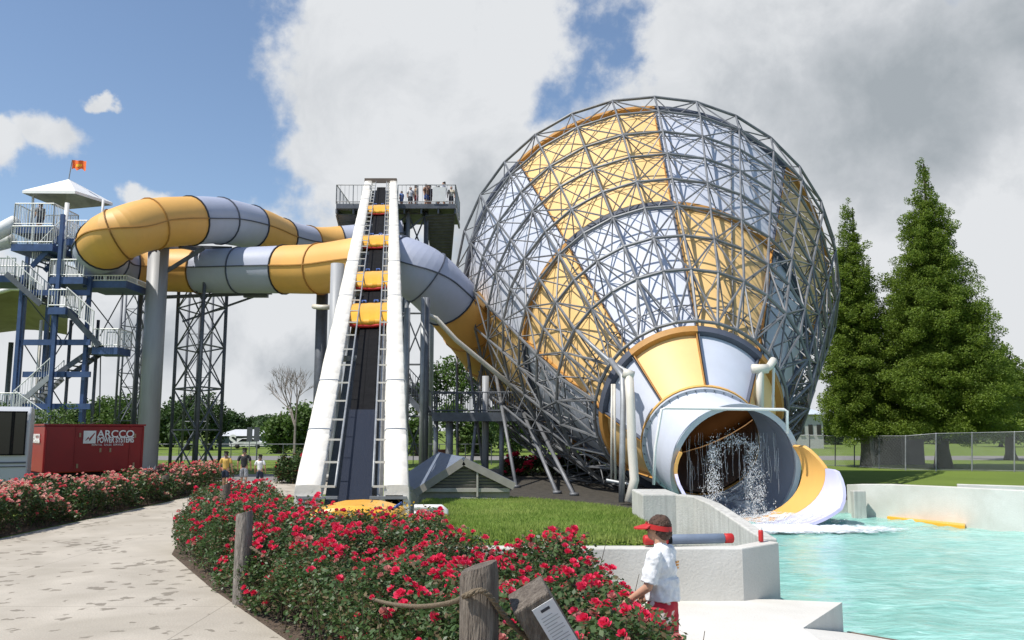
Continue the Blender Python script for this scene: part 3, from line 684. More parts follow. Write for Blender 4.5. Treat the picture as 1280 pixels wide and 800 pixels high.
frame = part(fr, 'lattice_frame', 'lattice', funnel)
for i in range(9):
    h_ = MB()
    for j in range(NSEC): h_.tube(onode(i, j), onode(i, j + 1), .072 if i < 8 else .082, 6, cap=False)
    for j in range(NSEC): h_.lathe([(0, .1), (.1, 0), (0, -.1)], onode(i, j), 6)
    part(h_, 'hoop', 'lattice', frame)
    if i < 8:
        h_ = MB()
        for j in range(NSEC): h_.tube(inode(i, j), inode(i, j + 1), .032, 5, cap=False)
        part(h_, 'inner_hoop', 'lattice', frame)
rb = MB()
for j in range(0, NSEC):
    if j % 2: continue
    rb.path([fp(min(t, 1), 2 * PI * j / NSEC, .1) for t in (TT[0], TT[2], TT[5], TT[8])], .04, 5)
part(rb, 'rib', 'lattice', frame)
# lower cradle: a second lattice layer under the belly
cr = MB(); deep = {}
for i in range(2, 8):
    for j in range(11, 21): deep[i, j] = fp(min(TT[i], 1), 2 * PI * (j + .5) / NSEC, 1.75)
for (i, j), p in deep.items():
    if p[2] < .15: p[2] = .15
    cr.tube(p, onode(i, j), .032, 4, cap=False); cr.tube(p, onode(i, j + 1), .03, 4, cap=False)
    if (i, j + 1) in deep: cr.tube(p, deep[i, j + 1], .055, 5, cap=False)
    if (i + 1, j) in deep: cr.tube(p, deep[i + 1, j], .05, 5, cap=False)
part(cr, 'cradle', 'lattice', funnel)
def leg(p, q, r=.11, m='lattice'):
    b = MB(); b.tube(p, q, r, 10); b.tube((q[0], q[1], 0), (q[0], q[1], .12), r * 2.2, 10); return part(b, 'leg', m, funnel)
for (i, j), (x, y) in {(7, 22): (-1.4, 44), (6, 21): (-2.0, 40), (5, 21): (.2, 37.5), (4, 20): (1.8, 34), (3, 20): (2.4, 33), (8, 22): (-3, 47), (6, 19): (3, 42),
                       (2, 15): (7, 33.5), (5, 15): (7.4, 39), (6, 17): (5, 42)}.items():
    q = (x, y, 0); p = onode(i, j); leg(p, q, .085)
# water supply pipes round the mouth
pp = MB()
pp.path([P(763, 450, 31), P(778, 470, 30), P(779, 500, 29.5), P(778, 560, 29.2), P(777, 628, 29)], .11, 8); part(pp, 'supply_pipe', 'steel', funnel)
pp = MB(); pp.path([P(722, 414, 32.6), P(738, 430, 32), P(763, 452, 31), P(780, 462, 30.4), P(788, 480, 30)], .08, 8); part(pp, 'supply_pipe', 'steel', funnel)
pp = MB(); pp.path([P(786, 470, 29.4), P(788, 500, 29.2), P(790, 560, 29), P(793, 600, 28.9), P(786, 628, 28.8)], .16, 10); pp.tube(P(779, 466, 29.4), P(792, 470, 29.4), .17, 10); part(pp, 'supply_pipe', 'pvc', funnel)
pp = MB(); pp.path([P(950, 522, 30), P(950, 466, 30), P(962, 458, 30.4), P(967, 450, 30.6)], .14, 10); pp.tube(P(940, 461, 30), P(960, 461, 30), .17, 10); part(pp, 'supply_pipe', 'pvc', funnel)
pp = MB(); pp.path([P(768, 480, 30.5), P(769, 600, 30.5)], .05, 6); pp.path([P(765, 480, 30.5), P(764, 600, 30.5)], .04, 6); part(pp, 'supply_pipe', 'pvc', funnel)
pp = MB(); y_ = 27.6
pp.path([P(817, 606, y_), P(819, 560, y_), P(827, 512, y_), P(832, 510, y_), P(900, 511, y_), P(980, 512, y_), P(984, 514, y_), P(984, 542, y_)], .05, 8); part(pp, 'bar_frame', 'white', funnel)
pp = MB(); pp.tube(P(966, 512, 30.5), P(967, 460, 30.5), .05, 6); pp.tube(P(758, 600, 29.5), P(790, 606, 29.3), .05, 6); part(pp, 'brace_pipe', 'white', funnel)

# ------------------------------------------------------------------ tube slide
tube = thing('tube_slide', 'enclosed yellow and lavender tube looping from the towers down into the big funnel', 'water slide', (-18, 47, 0))
ctl = [(505, 296, 62, 1.3), (440, 303, 61.5, 1.3), (395, 306, 60, 1.3), (355, 299, 56.5, 1.35), (318, 285, 53, 1.38), (275, 276, 49.8, 1.4), (238, 276, 47.3, 1.4), (190, 280, 45.2, 1.4),
       (152, 292, 43.8, 1.4), (134, 302, 44.4, 1.4), (125, 318, 46.3, 1.4), (138, 331, 48.6, 1.38), (172, 337, 50.2, 1.34), (215, 338, 50.6, 1.32), (260, 339, 50.2, 1.34), (305, 338, 49.6, 1.38), (355, 337, 48.8, 1.42),
       (400, 336, 47.6, 1.45), (450, 330, 46.2, 1.5), (490, 328, 45.6, 1.55), (525, 342, 45.4, 1.6), (553, 366, 46.3, 1.62), (580, 398, 48, 1.66), (608, 436, 51, 1.7), (640, 478, 54, 1.7)]
def catmull(pts, n):
    pts = np.array(pts, float); out = []
    ext = np.vstack([2 * pts[0] - pts[1], pts, 2 * pts[-1] - pts[-2]])
    for i in range(1, len(ext) - 2):
        for t in np.linspace(0, 1, n, endpoint=False):
            p0, p1, p2, p3 = ext[i - 1:i + 3]
            out.append(.5 * ((2 * p1) + (-p0 + p2) * t + (2 * p0 - 5 * p1 + 4 * p2 - p3) * t * t + (-p0 + 3 * p1 - 3 * p2 + p3) * t ** 3))
    out.append(pts[-1]); return np.array(out)
tp = catmull([(*P(x, y, D), r) for x, y, D, r in ctl], 8)
def near(x, y, lo=0, hi=None):
    best = None
    for k in range(lo, hi or len(tp)):
        q = tp[k][:3] - np.array([0, 0, HC]); z = q @ FW; d = abs(640 + F * q[0] / z - x) + abs(400 - F * (q @ UP) / z - y)
        if best is None or d < best[0]: best = (d, k)
    return best[1]
half = near(125, 318)
cuts = [(0, 'lav'), (near(425, 304, 0, half), 'yellow'), (near(385, 305, 0, half), 'lav'), (near(348, 297, 0, half), 'yellow'), (near(312, 284, 0, half), 'lav'), (near(238, 276, 0, half), 'yellow'),
        (near(150, 294, 0, half), 'yellow'), (near(131, 305, 0, half), 'lav'), (near(165, 332, half), 'yellow'), (near(250, 339, half), 'lav'), (near(352, 337, half), 'yellow'), (near(455, 330, half), 'lav'), (near(562, 376, half), 'yellow'), (len(tp) - 1, '')]
def frames(pts):
    T = np.gradient(pts[:, :3], axis=0); T /= np.linalg.norm(T, axis=1)[:, None]; out = []
    for t in T:
        u = np.cross(t, [0, 0, 1.]); u /= np.linalg.norm(u); out.append((u, np.cross(u, t)))
    return out
tf = frames(tp)
def tring(k, off=0, n=24): 
    u, v = tf[k]; r = tp[k][3] + off; return [tp[k][:3] + r * (math.cos(a) * u + math.sin(a) * v) for a in np.linspace(0, 2 * PI, n + 1)]
for (a, m), (e_, _) in zip(cuts[:-1], cuts[1:]):
    if e_ - a < 2: continue
    n_seg = max(1, round((e_ - a) / 8)); seg = np.unique(np.round(np.linspace(a, e_, n_seg + 1)).astype(int))
    b = MB()
    for k in range(a, e_): b.strip(tring(k), tring(k + 1), 0)
    for k in seg:   # bolted flanges
        k = min(max(k, a), e_); off = .05 * (1 if k == a else -1 if k == e_ else 0)
        sh = tf[k]; T_ = np.cross(sh[1], sh[0]); 
        A = [p - T_ * .03 for p in tring(k, 0)]; B = [p - T_ * .03 for p in tring(k, .075)]; C_ = [p + T_ * .03 for p in tring(k, .075)]; D_ = [p + T_ * .03 for p in tring(k, 0)]
        b.strip(A, B, 1); b.strip(B, C_, 1); b.strip(C_, D_, 1)
    for s_ in (1, -1):   # side seam between the upper and lower shell
        for k in range(a, e_):
            q = []
            for kk in (k, k + 1):
                u, v = tf[kk]; r = tp[kk][3]; q += [tp[kk][:3] + s_ * r * u * 1.0 + v * .03, tp[kk][:3] + s_ * (r + .07) * u + v * .03, tp[kk][:3] + s_ * (r + .07) * u - v * .03, tp[kk][:3] + s_ * r * u - v * .03]
            b.add(q, [(0, 1, 5, 4), (1, 2, 6, 5), (2, 3, 7, 6)], 1)
    part(b, 'yellow_section' if m == 'yellow' else 'lavender_section', [m if m == 'yellow' else 'lavtube', 'seam_y' if m == 'yellow' else 'seam'], tube)

# support column with its saddle
def column(x, ytop, D, r, label, group='round grey columns carrying the tube slide', m='column', saddle=True, name='support_column'):
    t = P(x, ytop, D); base = (t.x, t.y, 0); th = thing(name, label, 'column', base, group)
    b = MB(); b.tube((t.x, t.y, .25), t, r, 24); part(b, 'shaft', m, th)
    b = MB(); b.tube((t.x, t.y, 0), (t.x, t.y, .25), r * 1.7, 24); part(b, 'footing', 'conc', th)
    if saddle:
        b = MB(); b.box((t.x, t.y + .1, t.z + .08), (r * 3.2, r * 3, .16)); b.beam((t.x + r * .5, t.y, t.z - 1.8), (t.x + 2.3, t.y + .8, t.z - .1), .22, .22); part(b, 'bracket', 'steel_dark', th)
    return th
column(199, 304, 47.6, .57, 'tall thick grey column under the yellow bend of the tube slide')
column(403, 366, 49, .34, 'thinner grey column behind the left edge of the raft conveyor', m='steel_dark', saddle=False)
column(422, 330, 44.3, .36, 'grey column rising beside the conveyor under the yellow tube', saddle=False)
column(607, 470, 44.5, .18, 'slim galvanised post under the lower edge of the funnel lattice', saddle=False)

# steel lattice pylons
def pylon(corners, ztop, name, label, m='steel_dark', r=.08, bays=6, rb=.035, group='steel lattice pylons', zs=None, cat='pylon'):
    cx = sum(c[0] for c in corners) / len(corners); cy = sum(c[1] for c in corners) / len(corners)
    th = thing(name, label, cat, (cx, cy, 0), group)
    for c in corners:
        b = MB(); b.tube((c[0], c[1], 0), (c[0], c[1], ztop), r, 8); b.box((c[0], c[1], .05), (r * 5, r * 5, .1)); part(b, 'leg', m, th)
    b = MB(); zs = [ztop * i / bays for i in range(bays + 1)]
    n = len(corners)
    for i in range(n):
        if n == 2 and i == 1: break
        p, q = corners[i], corners[(i + 1) % n]
        for k in range(bays):
            b.tube((*p, zs[k]), (*q, zs[k + 1]), rb, 5); b.tube((*q, zs[k]), (*p, zs[k + 1]), rb, 5); b.tube((*p, zs[k + 1]), (*q, zs[k + 1]), rb * 1.2, 5)
    part(b, 'bracing', m, th); return th
def at(x, D): return ((x - 640) / F * D * (1.0), D)
pylon([at(218, 52), at(247, 55), at(279, 52), at(250, 49.2)], 12.6, 'lattice_pylon', 'four legged lattice pylon just right of the thick column', bays=5, r=.11, rb=.045)
pylon([at(170, 51), at(189, 53)], 13, 'lattice_pylon', 'pair of dark steel legs with bracing left of the thick column', bays=4, r=.16, rb=.045)
pylon([at(147, 55), at(190, 58)], 12.5, 'lattice_pylon', 'thin two legged lattice frame between the stair tower and the thick column', bays=4, r=.08, rb=.03)
pylon([at(152, 60), at(176, 60), at(172, 64)], 14, 'lattice_pylon', 'slender three legged pylon farthest back beside the thick column', bays=5, r=.07, rb=.03)
pylon([at(232, 60), at(262, 60)], 12.5, 'lattice_pylon', 'faint rear frame seen through the four legged lattice pylon', bays=4, r=.09, rb=.03)
b = MB(); b.beam(P(190, 372, 50.6), P(340, 366, 51), .14, .2); b.beam(P(228, 402, 51), P(320, 370, 52), .1, .12)
b.beam(P(305, 370, 50.4), P(335, 370, 50.4), .3, .18); b.beam(P(190, 308, 50), P(290, 311, 51), .2, .25); b.beam(P(225, 308, 48), P(280, 318, 52), .2, .2)
rebase(b.build('support_beam', 'steel_dark'), tube)
b = MB(); b.path([P(530, 392, 41), P(545, 398, 41), P(570, 425, 41.5), P(615, 462, 42), P(662, 502, 43)], .12, 8); part(b, 'drain_pipe', 'pvc', tube)
b = MB(); b.path([P(392, 383, 47), P(400, 384, 46.5), P(412, 384, 46.4)], .14, 8); part(b, 'drain_pipe', 'pvc', tube)

# ------------------------------------------------------------------ middle tower
def railing(pts, h=1.05, m='steel', step=.9, name='railing', parent=None, r=.03, infill=.16, ri=.012):
    b = MB()
    for p, q in zip(pts[:-1], pts[1:]):
        p, q = Vector(p), Vector(q); L_ = (q - p).length; n = max(1, round(L_ / step)); up = Vector((0, 0, h))
        b.tube(p + up, q + up, r, 6); b.tube(p + up * .12, q + up * .12, r * .8, 5)
        for i in range(n + 1): c = p.lerp(q, i / n); b.tube(c, c + up, r, 6)
        if infill:
            k = int(L_ / infill)
            for i in range(1, k): c = p.lerp(q, i / k); b.tube(c + up * .12, c + up, ri, 4, cap=False)
    return part(b, name, m, parent)
def stairs(p, q, w, parent, m='steel_dark', side=None, rail=None, tread=.19, name='stair_flight', h=1.0):
    """flight from p (bottom) to q (top), width w across"""
    p, q = Vector(p), Vector(q); d = q - p; n = max(2, int(abs(d.z) / tread)); hz = Vector((d.x, d.y, 0)).normalized(); s = Vector((-hz.y, hz.x, 0)) * w / 2
    b = MB()
    for k in (1, -1): b.beam(p + s * k, q + s * k, .06, .28)
    run = Vector((d.x, d.y, 0)).length / n
    for i in range(n): c = p.lerp(q, (i + .5) / n); b.box(c, (run * .85, w, .05), axes=(hz, s.normalized(), Vector((0, 0, 1))))
    o = part(b, name, m, parent)
    if rail:
        for k in (1, -1): railing([p + s * k, q + s * k], h, rail, 1.0, 'railing', parent, .028, .18, .013)
    return o
mt = thing('slide_tower', 'dark steel start tower with a crowded railed platform behind the raft conveyor', 'tower', (-8.5, 63, 0), 'slide start towers')
zd = P(495, 262, 62).z; DY0, DY1 = 61, 66
xL, xR = P(420, 262, 61).x, P(569, 262, 61).x
b = MB(); b.box(((xL + xR) / 2, (DY0 + DY1) / 2, zd), (xR - xL, DY1 - DY0, .35)); 
for i in range(8): b.beam((xL + (xR - xL) * i / 7, DY0 + .1, zd - .35), (xL + (xR - xL) * i / 7, DY1 - .1, zd - .35), .12, .35)
part(b, 'platform', 'steel_dark', mt)
zt = zd + .18
railing([(xL, DY1, zt), (xL, DY0, zt), (P(462, 262, 61).x, DY0, zt)], 1.45, 'steel', 1.3, 'railing', mt, .04, .3)
railing([(P(497, 262, 61).x, DY0, zt), (xR, DY0, zt), (xR, DY1, zt), (xL, DY1, zt)], 1.45, 'steel', 1.3, 'railing', mt, .04, .3)
b = MB(); b.box(((P(541, 250, 61).x + P(557, 250, 61).x) / 2, DY0 - .08, zt + .7), (1.0, .04, 1.1)); part(b, 'notice_board', 'white', mt)
def wide_flight(tl, tr, bl_, br, n):
    b = MB(); b.beam(tl, bl_, .12, .4); b.beam(tr, br, .12, .4); dn = Vector((0, 0, -.12))
    b.add([tl + dn, tr + dn, br + dn, bl_ + dn], [(0, 1, 2, 3)])
    for i in range(n): f_ = (i + .5) / n; b.beam(tl.lerp(bl_, f_), tr.lerp(br, f_), .34, .07)
    part(b, 'stair_flight', 'grey_dark', mt)
wide_flight(P(533, 268, 61.6), P(568, 267, 61.6), P(541, 326, 65), P(563, 326, 65), 16)
wide_flight(P(421, 267, 61.6), P(452, 268, 61.6), P(430, 302, 64), P(455, 302, 64), 10)
for x, D in ((531, 62), (508, 62), (540, 65.5), (505, 65.5), (450, 62), (452, 65.5)):
    c = P(x, 400, D); b = MB(); b.tube((c.x, c.y, 0), (c.x, c.y, zd - .2), .17, 10); part(b, 'leg', 'column' if x in (508, 540) else 'steel_dark', mt)
b = MB()
xs = [P(x, 400, 62).x for x in (450, 508, 531)]
for k in range(5):
    z0, z1 = zd * k / 5, zd * (k + 1) / 5 - .3
    for a, c in ((xs[0], xs[1]), (xs[1], xs[2])):
        b.tube((a, 62, z0), (c, 62, z1), .06, 6); b.tube((c, 62, z0), (a, 62, z1), .06, 6); b.tube((a, 62, z1), (c, 62, z1), .08, 6)
b.beam((P(498, 290, 62).x, 62, zd - 2.2), (P(533, 270, 62).x, 62, zd - .4), .12, .12)
b.beam((P(533, 290, 62).x, 62, zd - .5), (P(533, 320, 62).x, 62, zd - 4.3), .3, .3)
part(b, 'bracing', 'steel_dark', mt)

# footbridge
fb = thing('footbridge', 'dark steel footbridge with mesh railing behind the lawn and shed', 'footbridge', tuple(G(575, 600)), None)
D = 43; a, c = P(540, 521, D), P(690, 521, D); b = MB(); b.box(((a.x + c.x) / 2, D + .7, a.z), (c.x - a.x, 1.5, .45)); part(b, 'deck', 'steel_dark', fb)
railing([(a.x, D, a.z + .2), (c.x, D, a.z + .2)], 1.05, 'steel_dark', 1.3, 'railing', fb, .035, .12, .014); railing([(a.x, D + 1.4, a.z + .2), (c.x, D + 1.4, a.z + .2)], 1.05, 'steel_dark', 1.3, 'railing', fb, .035, .12, .014)
for x in (545, 562, 627):
    q = P(x, 520, D + .7); b = MB(); b.tube((q.x, q.y, 0), (q.x, q.y, q.z), .13 if x != 562 else .2, 10); part(b, 'leg', 'steel', fb)
q0 = P(503, 482, 44); stairs((a.x - .1, D + .7, a.z), (q0.x, D + 1.2, q0.z), 1.3, fb, 'steel_dark', rail='steel_dark')
b = MB(); q = P(552, 556, 45); b.box((q.x, q.y, .75), (.7, .5, 1.5)); o = b.build('timber_box', mat('rust_brown', (.18, .07, .035), .8), bevel=.03); origin(o, (q.x, q.y, 0)); tag(o, 'rusty brown upright box standing under the footbridge', 'box')
for x, r_, m_ in ((509, .2, 'steel'), (529, .17, 'steel'), (534, .17, 'steel_dark')):
    q = P(x, 400, 40.5); b = MB(); b.tube((q.x, q.y, 0), (q.x, q.y, P(x, 372, 40.5).z if x > 515 else P(x, 385, 40.5).z), r_ * .75, 10); o = b.build('steel_post', m_); origin(o, (q.x, q.y, 0))
    tag(o, {509: 'light grey steel post directly right of the raft conveyor', 529: 'grey steel post rising left of the footbridge stair top', 534: 'dark steel post next to the bridge, rightmost of the three under the tube'}[x], 'post', 'steel posts under the lavender tube')

# ------------------------------------------------------------------ raft conveyor
cv_ = thing('raft_conveyor', 'steep raft conveyor with cream vinyl covered rails and a black belt', 'conveyor', (-3.5, 18, 0))
B_L, T_L = P(368, 616, 18), P(456, 228, 66); B_R, T_R = P(511, 616, 18), P(496, 228, 66)
def cpt(s, w, dz=0):
    """s 0 (bottom) .. 1 (top) along the slope, w 0..1 across"""
    a = B_L.lerp(T_L, s); c = B_R.lerp(T_R, s); p = a.lerp(c, w); return Vector((p.x, p.y, p.z + dz))
WID = (B_R - B_L).length
def pad(w0, w1, name):
    b = MB(); K = 60; prof = [(-.06, -.62), (0, .10), (.06, .155), (.5, .17), (.94, .155), (1, .10), (1, -.25)]
    if w0 > .5: prof = [(0, -.25), (0, .10), (.06, .155), (.5, .17), (.94, .155), (1, .10), (1.08, -.75)]
    rows = []
    for i in range(K + 1):
        s = i / K; row = []; bulge = .018 * math.sin(i * 2.1) + .012 * math.sin(i * 5.3)
        for k, (u, dz) in enumerate(prof):
            extra = (.06 if k in (0, 6) else .012) * math.sin(i * 1.7 + k * 2)
            row.append(cpt(s, w0 + (w1 - w0) * u + extra * .25, dz + (bulge if dz > 0 else 0) + (extra * .8 if k in (0, 6) else 0)))
        rows.append(row)
    for i in range(K): b.strip(rows[i], rows[i + 1])
    b.add([tuple(p) for p in rows[0]], [tuple(range(7))]); b.add([tuple(p) for p in rows[-1]], [tuple(range(7))])
    o = part(b, name, 'vinyl', cv_)
    for s in (.055, .12, .30, .42, .60, .8): st = MB(); st.path([cpt(s, w0 + (w1 - w0) * u, dz + .02) for u, dz in prof[1:6]], .012, 5); rebase(st.build('strap', 'greyfoam'), o)
pad(0, .235, 'rail_cover'); pad(.78, 1.0, 'rail_cover')
b = MB(); K = 40
for i in range(K): b.add([tuple(cpt(s, w, -.66)) for s, w in ((i / K, .24), (i / K, .775), ((i + 1) / K, .775), ((i + 1) / K, .24))], [(0, 1, 2, 3)])
part(b, 'under_tray', 'grey_dark', cv_)
BW0, BW1 = .385, .655
sp = .105
b = MB()
b.strip([cpt(sp + (1 - sp) * i / 40, BW0, -.40) for i in range(41)], [cpt(sp + (1 - sp) * i / 40, BW1, -.40) for i in range(41)]); b.strip([cpt(sp + (1 - sp) * i / 40, BW0, -.40) for i in range(41)], [cpt(sp + (1 - sp) * i / 40, BW0, -.5) for i in range(41)])
b.strip([cpt(sp + (1 - sp) * i / 40, (BW0 + BW1) / 2 - .004, -.385) for i in range(41)], [cpt(sp + (1 - sp) * i / 40, (BW0 + BW1) / 2 + .004, -.385) for i in range(41)])
part(b, 'belt', 'black', cv_)
b = MB(); b.strip([cpt(-.012 + (sp + .012) * i / 10, BW0 - .01, -.36) for i in range(11)], [cpt(-.012 + (sp + .012) * i / 10, BW1 + .02, -.36) for i in range(11)]); part(b, 'wet_ramp', 'wetblue', cv_)
b = MB()
for w in (BW0 - .03, BW1 + .03): b.path([cpt(i / 20, w, .12) for i in range(21)], .028, 6)
b.path([cpt(i / 20, .735, -.1) for i in range(21)], .035, 6)
part(b, 'belt_guide', 'steel', cv_)
rungs = [0.0, .022, .045, .068, .092] ; s = .118
while s < .985: rungs.append(s); s += .0285
for s in rungs:
    for w0_, w1_ in ((.225, BW0 - .03), (BW1 + .03, .79)): b = MB(); b.beam(cpt(s, w0_, .13), cpt(s, w1_, .13), .045, .045); part(b, 'rung', 'pvc', cv_)
b = MB(); b.beam(cpt(1, 0, .15), cpt(1, 1, .15), .35, .3); b.beam(cpt(.985, .1, .1), cpt(.985, .9, .1), .1, .1); part(b, 'head_frame', mat('brown_steel', (.12, .09, .07), .7), cv_)
b = MB(); b.beam(cpt(0, .02, -.1), cpt(0, .38, -.1), .08, .06); b.beam(cpt(0, .66, -.1), cpt(0, .98, -.1), .08, .06)
p = cpt(0, .9, -.1); b.prism([(p.x - .25, p.y), (p.x + .12, p.y), (p.x + .2, p.y + .9), (p.x - .25, p.y + .9)], 0, p.z + .05)
p = cpt(0, .04, -.1); b.beam((p.x + .1, p.y + .4, 0), (p.x + .1, p.y + .4, p.z), .08, .08)
part(b, 'foot_frame', 'steel', cv_)
for s in (.2, .36, .52, .68, .84):
    for w in (.1, .88):
        p = cpt(s, w, -.45); b = MB(); b.tube((p.x, p.y, 0), p, .13, 10); part(b, 'leg', 'column' if w < .5 else 'steel', cv_)
    b = MB(); p, q = cpt(s, .1, -.6), cpt(s, .88, -.6); b.beam(p, q, .12, .2); b.tube((p.x, p.y, p.z * .5), (q.x, q.y, q.z), .05, 6); part(b, 'cross_beam', 'steel', cv_)
# rafts riding the belt
def raft(c, fwd, side, upv, label, first=None, length=2.7, width=1.42):
    if first is None:
        t = thing('raft', label, 'raft', (0, 0, 0), 'yellow rafts riding up the conveyor')
        # a fat cushion: three chambers side by side, two rows
        b = MB(); sg = lambda v, p_: math.copysign(abs(v) ** p_, v)
        for (cx_, wx) in ((-.29 * width, .25 * width), (0, .23 * width), (.29 * width, .25 * width)):
            rows = []
            for i in range(9):
                ph_ = -PI / 2 + PI * i / 8; rows.append([(cx_ + wx * sg(math.sin(ph_), .55), length / 2 * sg(math.cos(t_), .6) * max(.02, math.cos(ph_)) ** .35, .235 * sg(math.sin(t_), .75) * max(.02, math.cos(ph_)) ** .35 * (1 + .12 * math.cos(4 * t_))) for t_ in np.linspace(0, 2 * PI, 29)])
            for i in range(8): b.strip(rows[i], rows[i + 1])
        b.build('cushion', 'raft', t)
        for sx in (-1, 1): b = MB(); b.path([(sx * .16, length * .42, .17), (sx * .16, length * .46, .22), (sx * .3, length * .46, .22), (sx * .3, length * .42, .17)], .03, 6); b.build('handle', 'raftblue', t)
        b = MB(); b.path([(x_, -length * .485, -.06 - .05 * math.cos(x_ * 3)) for x_ in np.linspace(-.47 * width, .42 * width, 9)], .065, 8); b.build('red_band', 'raftred', t)
    else:
        t = first.copy(); col.objects.link(t); t['label'] = label
        for ch in list(first.children):
            k = ch.copy(); col.objects.link(k); k.parent = t
    m = Matrix((side, fwd, upv)).transposed().to_4x4(); m.translation = c; t.matrix_world = m
    t.location, rot, _ = m.decompose(); t.rotation_mode = 'XYZ'; t.rotation_euler = rot.to_euler(); return t
fwd = (cpt(1, .5) - cpt(0, .5)).normalized(); side = (B_R - B_L).normalized(); side = (side - fwd * side.dot(fwd)).normalized(); upv = side.cross(fwd)
def sAt(y):
    lo, hi = 0, 1
    for _ in range(40):
        m_ = (lo + hi) / 2; q = np.array(cpt(m_, .53)) - np.array([0, 0, HC]); yy = 400 - F * (q @ UP) / (q @ FW)
        if yy > y: lo = m_
        else: hi = m_
    return lo
first = None
for y, lab in ((387, 'fat yellow raft on the black belt, lowest and largest of the four'), (345, 'fat yellow raft riding the belt, second from the bottom'), (298, 'fat yellow raft high on the belt, third from the bottom'), (259, 'fat yellow raft nearest the top of the conveyor, beside the platform')):
    c = cpt(sAt(y), .515, -.17); r_ = raft(c, fwd, side, upv, lab, first, 2.5, 1.46); first = first or r_
r_ = raft(Vector((-2.95, 16.3, .86)), Vector((1, 0, .0)).normalized(), Vector((0, -1, .0)), Vector((0, 0, 1)), 'empty yellow raft lying flat at the foot of the conveyor behind the red roses', first)
r_['group'] = 'yellow rafts riding up the conveyor'; del r_['group']
r_.scale = (1.1, .7, 1.1)

# ------------------------------------------------------------------ blue stair tower on the left
bt = thing('stair_tower', 'blue steel stair tower with white railings and a white pyramid canopy', 'tower', tuple(G(80, 600)), 'slide start towers')
D = 45
def Q(x, y, d=0): return P(x, y, D + d)
def slab(pts, z, th, name, m):
    b = MB(); b.prism([(p.x, p.y) for p in pts], z - th, z); return part(b, name, m, bt)
def land(x0, x1, y, d0, d1, name='landing', m='blue', rails=True, sides='flr', h=1.05):
    z = P(x0, y, D + d0).z; a, b_, c, e = P(x0, y, D + d0), P(x1, y, D + d0), P(x1, y, D + d0), P(x0, y, D + d0)
    q = [Vector((a.x, D + d0, z)), Vector((b_.x, D + d0, z)), Vector((b_.x, D + d1, z)), Vector((a.x, D + d1, z))]
    slab(q, z, .38, name, m)
    if 'f' in sides: railing([q[0], q[1]], h, 'white', 1.2, 'railing', bt, .035, .15, .02)
    if 'b' in sides: railing([q[3], q[2]], h, 'white', 1.2, 'railing', bt, .035, .15, .02)
    if 'l' in sides: railing([q[0], q[3]], h, 'white', 1.2, 'railing', bt, .035, .15, .02)
    if 'r' in sides: railing([q[1], q[2]], h, 'white', 1.2, 'railing', bt, .035, .15, .02)
    return z, q
land(14, 66, 305, 0, 3, sides='flrb', h=1.0)
land(17, 66, 283, .4, 3, sides='flrb', h=1.3)
land(83, 108, 298, 0, 3, sides='flr', h=1.0)
land(62, 104, 346, -.3, 2.6, sides='fl', h=.95); land(104, 158, 351, .4, 3, sides='fr', h=.3)
land(-40, 18, 344, .4, 2.6, sides='fb', h=.95)
land(60, 82, 384, -.6, 1, sides='fr', h=.95)
land(115, 147, 434, .2, 1.8, sides='frb', h=1.0)
stairs(Q(48, 336, 1), Q(84, 299, 1), 1.3, bt, 'blue', rail='white')
stairs(Q(60, 383, .2), Q(17, 345, .2), 1.4, bt, 'steel_dark', rail='white')
stairs(Q(126, 434, .8), Q(82, 386, .2), 1.3, bt, 'steel_dark'); railing([Q(116, 412, -.3), Q(82, 382, -.3)], 1.0, 'white', 1.2, 'railing', bt, .035, .15, .02)
stairs(Q(77, 470, 1.4), Q(126, 436, 1.4), 1.3, bt, 'steel_dark')
stairs(Q(26, 512, .6), Q(70, 472, .6), 1.4, bt, 'steel', rail='white'); stairs(Q(66, 542, -.5), Q(24, 512, -.5), 1.2, bt, 'steel', rail='white')
land(-30, 24, 514, -.6, 1.6, sides='fb', h=.95)
for x, y0, d in ((29, 344, 0), (79, 268, -.3), (71, 346, 2.4), (113, 346, .3), (110, 434, 2.6), (36, 305, 2.8), (66, 305, 2.8), (-20, 344, 2.6)):
    p = Q(x, y0, d); b = MB(); b.box((p.x, p.y, p.z / 2), (.19, .19, p.z)); part(b, 'leg', 'blue', bt)
for x, d in ((52, 1.3), (89, 1.6), (123, 1.9)):
    p = Q(x, 400, d); b = MB(); b.tube((p.x, p.y, 0), p, .09, 8); part(b, 'leg', 'pvc' if x == 52 else 'steel_dark', bt)
for y in (366, 428, 468, 508):
    b = MB()
    for d in (0, 2.5): b.beam(Q(29, y, d), Q(113, y, d), .14, .3)
    b.beam(Q(79, y, -.2), Q(79, y, 2.6), .14, .28); b.beam(Q(30, y, -.05), Q(30, y, 2.55), .14, .28)
    part(b, 'floor_beam', 'blue', bt)
b = MB()
for (x0, y0, x1, y1) in ((29, 428, 79, 508), (79, 428, 29, 508), (79, 366, 113, 428), (113, 366, 79, 428), (29, 366, 79, 428), (126, 434, 123, 600), (104, 362, 160, 434), (160, 356, 125, 420)):
    b.tube(Q(x0, y0, 2.4), Q(x1, y1, 2.4), .035, 5)
part(b, 'bracing', 'steel_dark', bt)
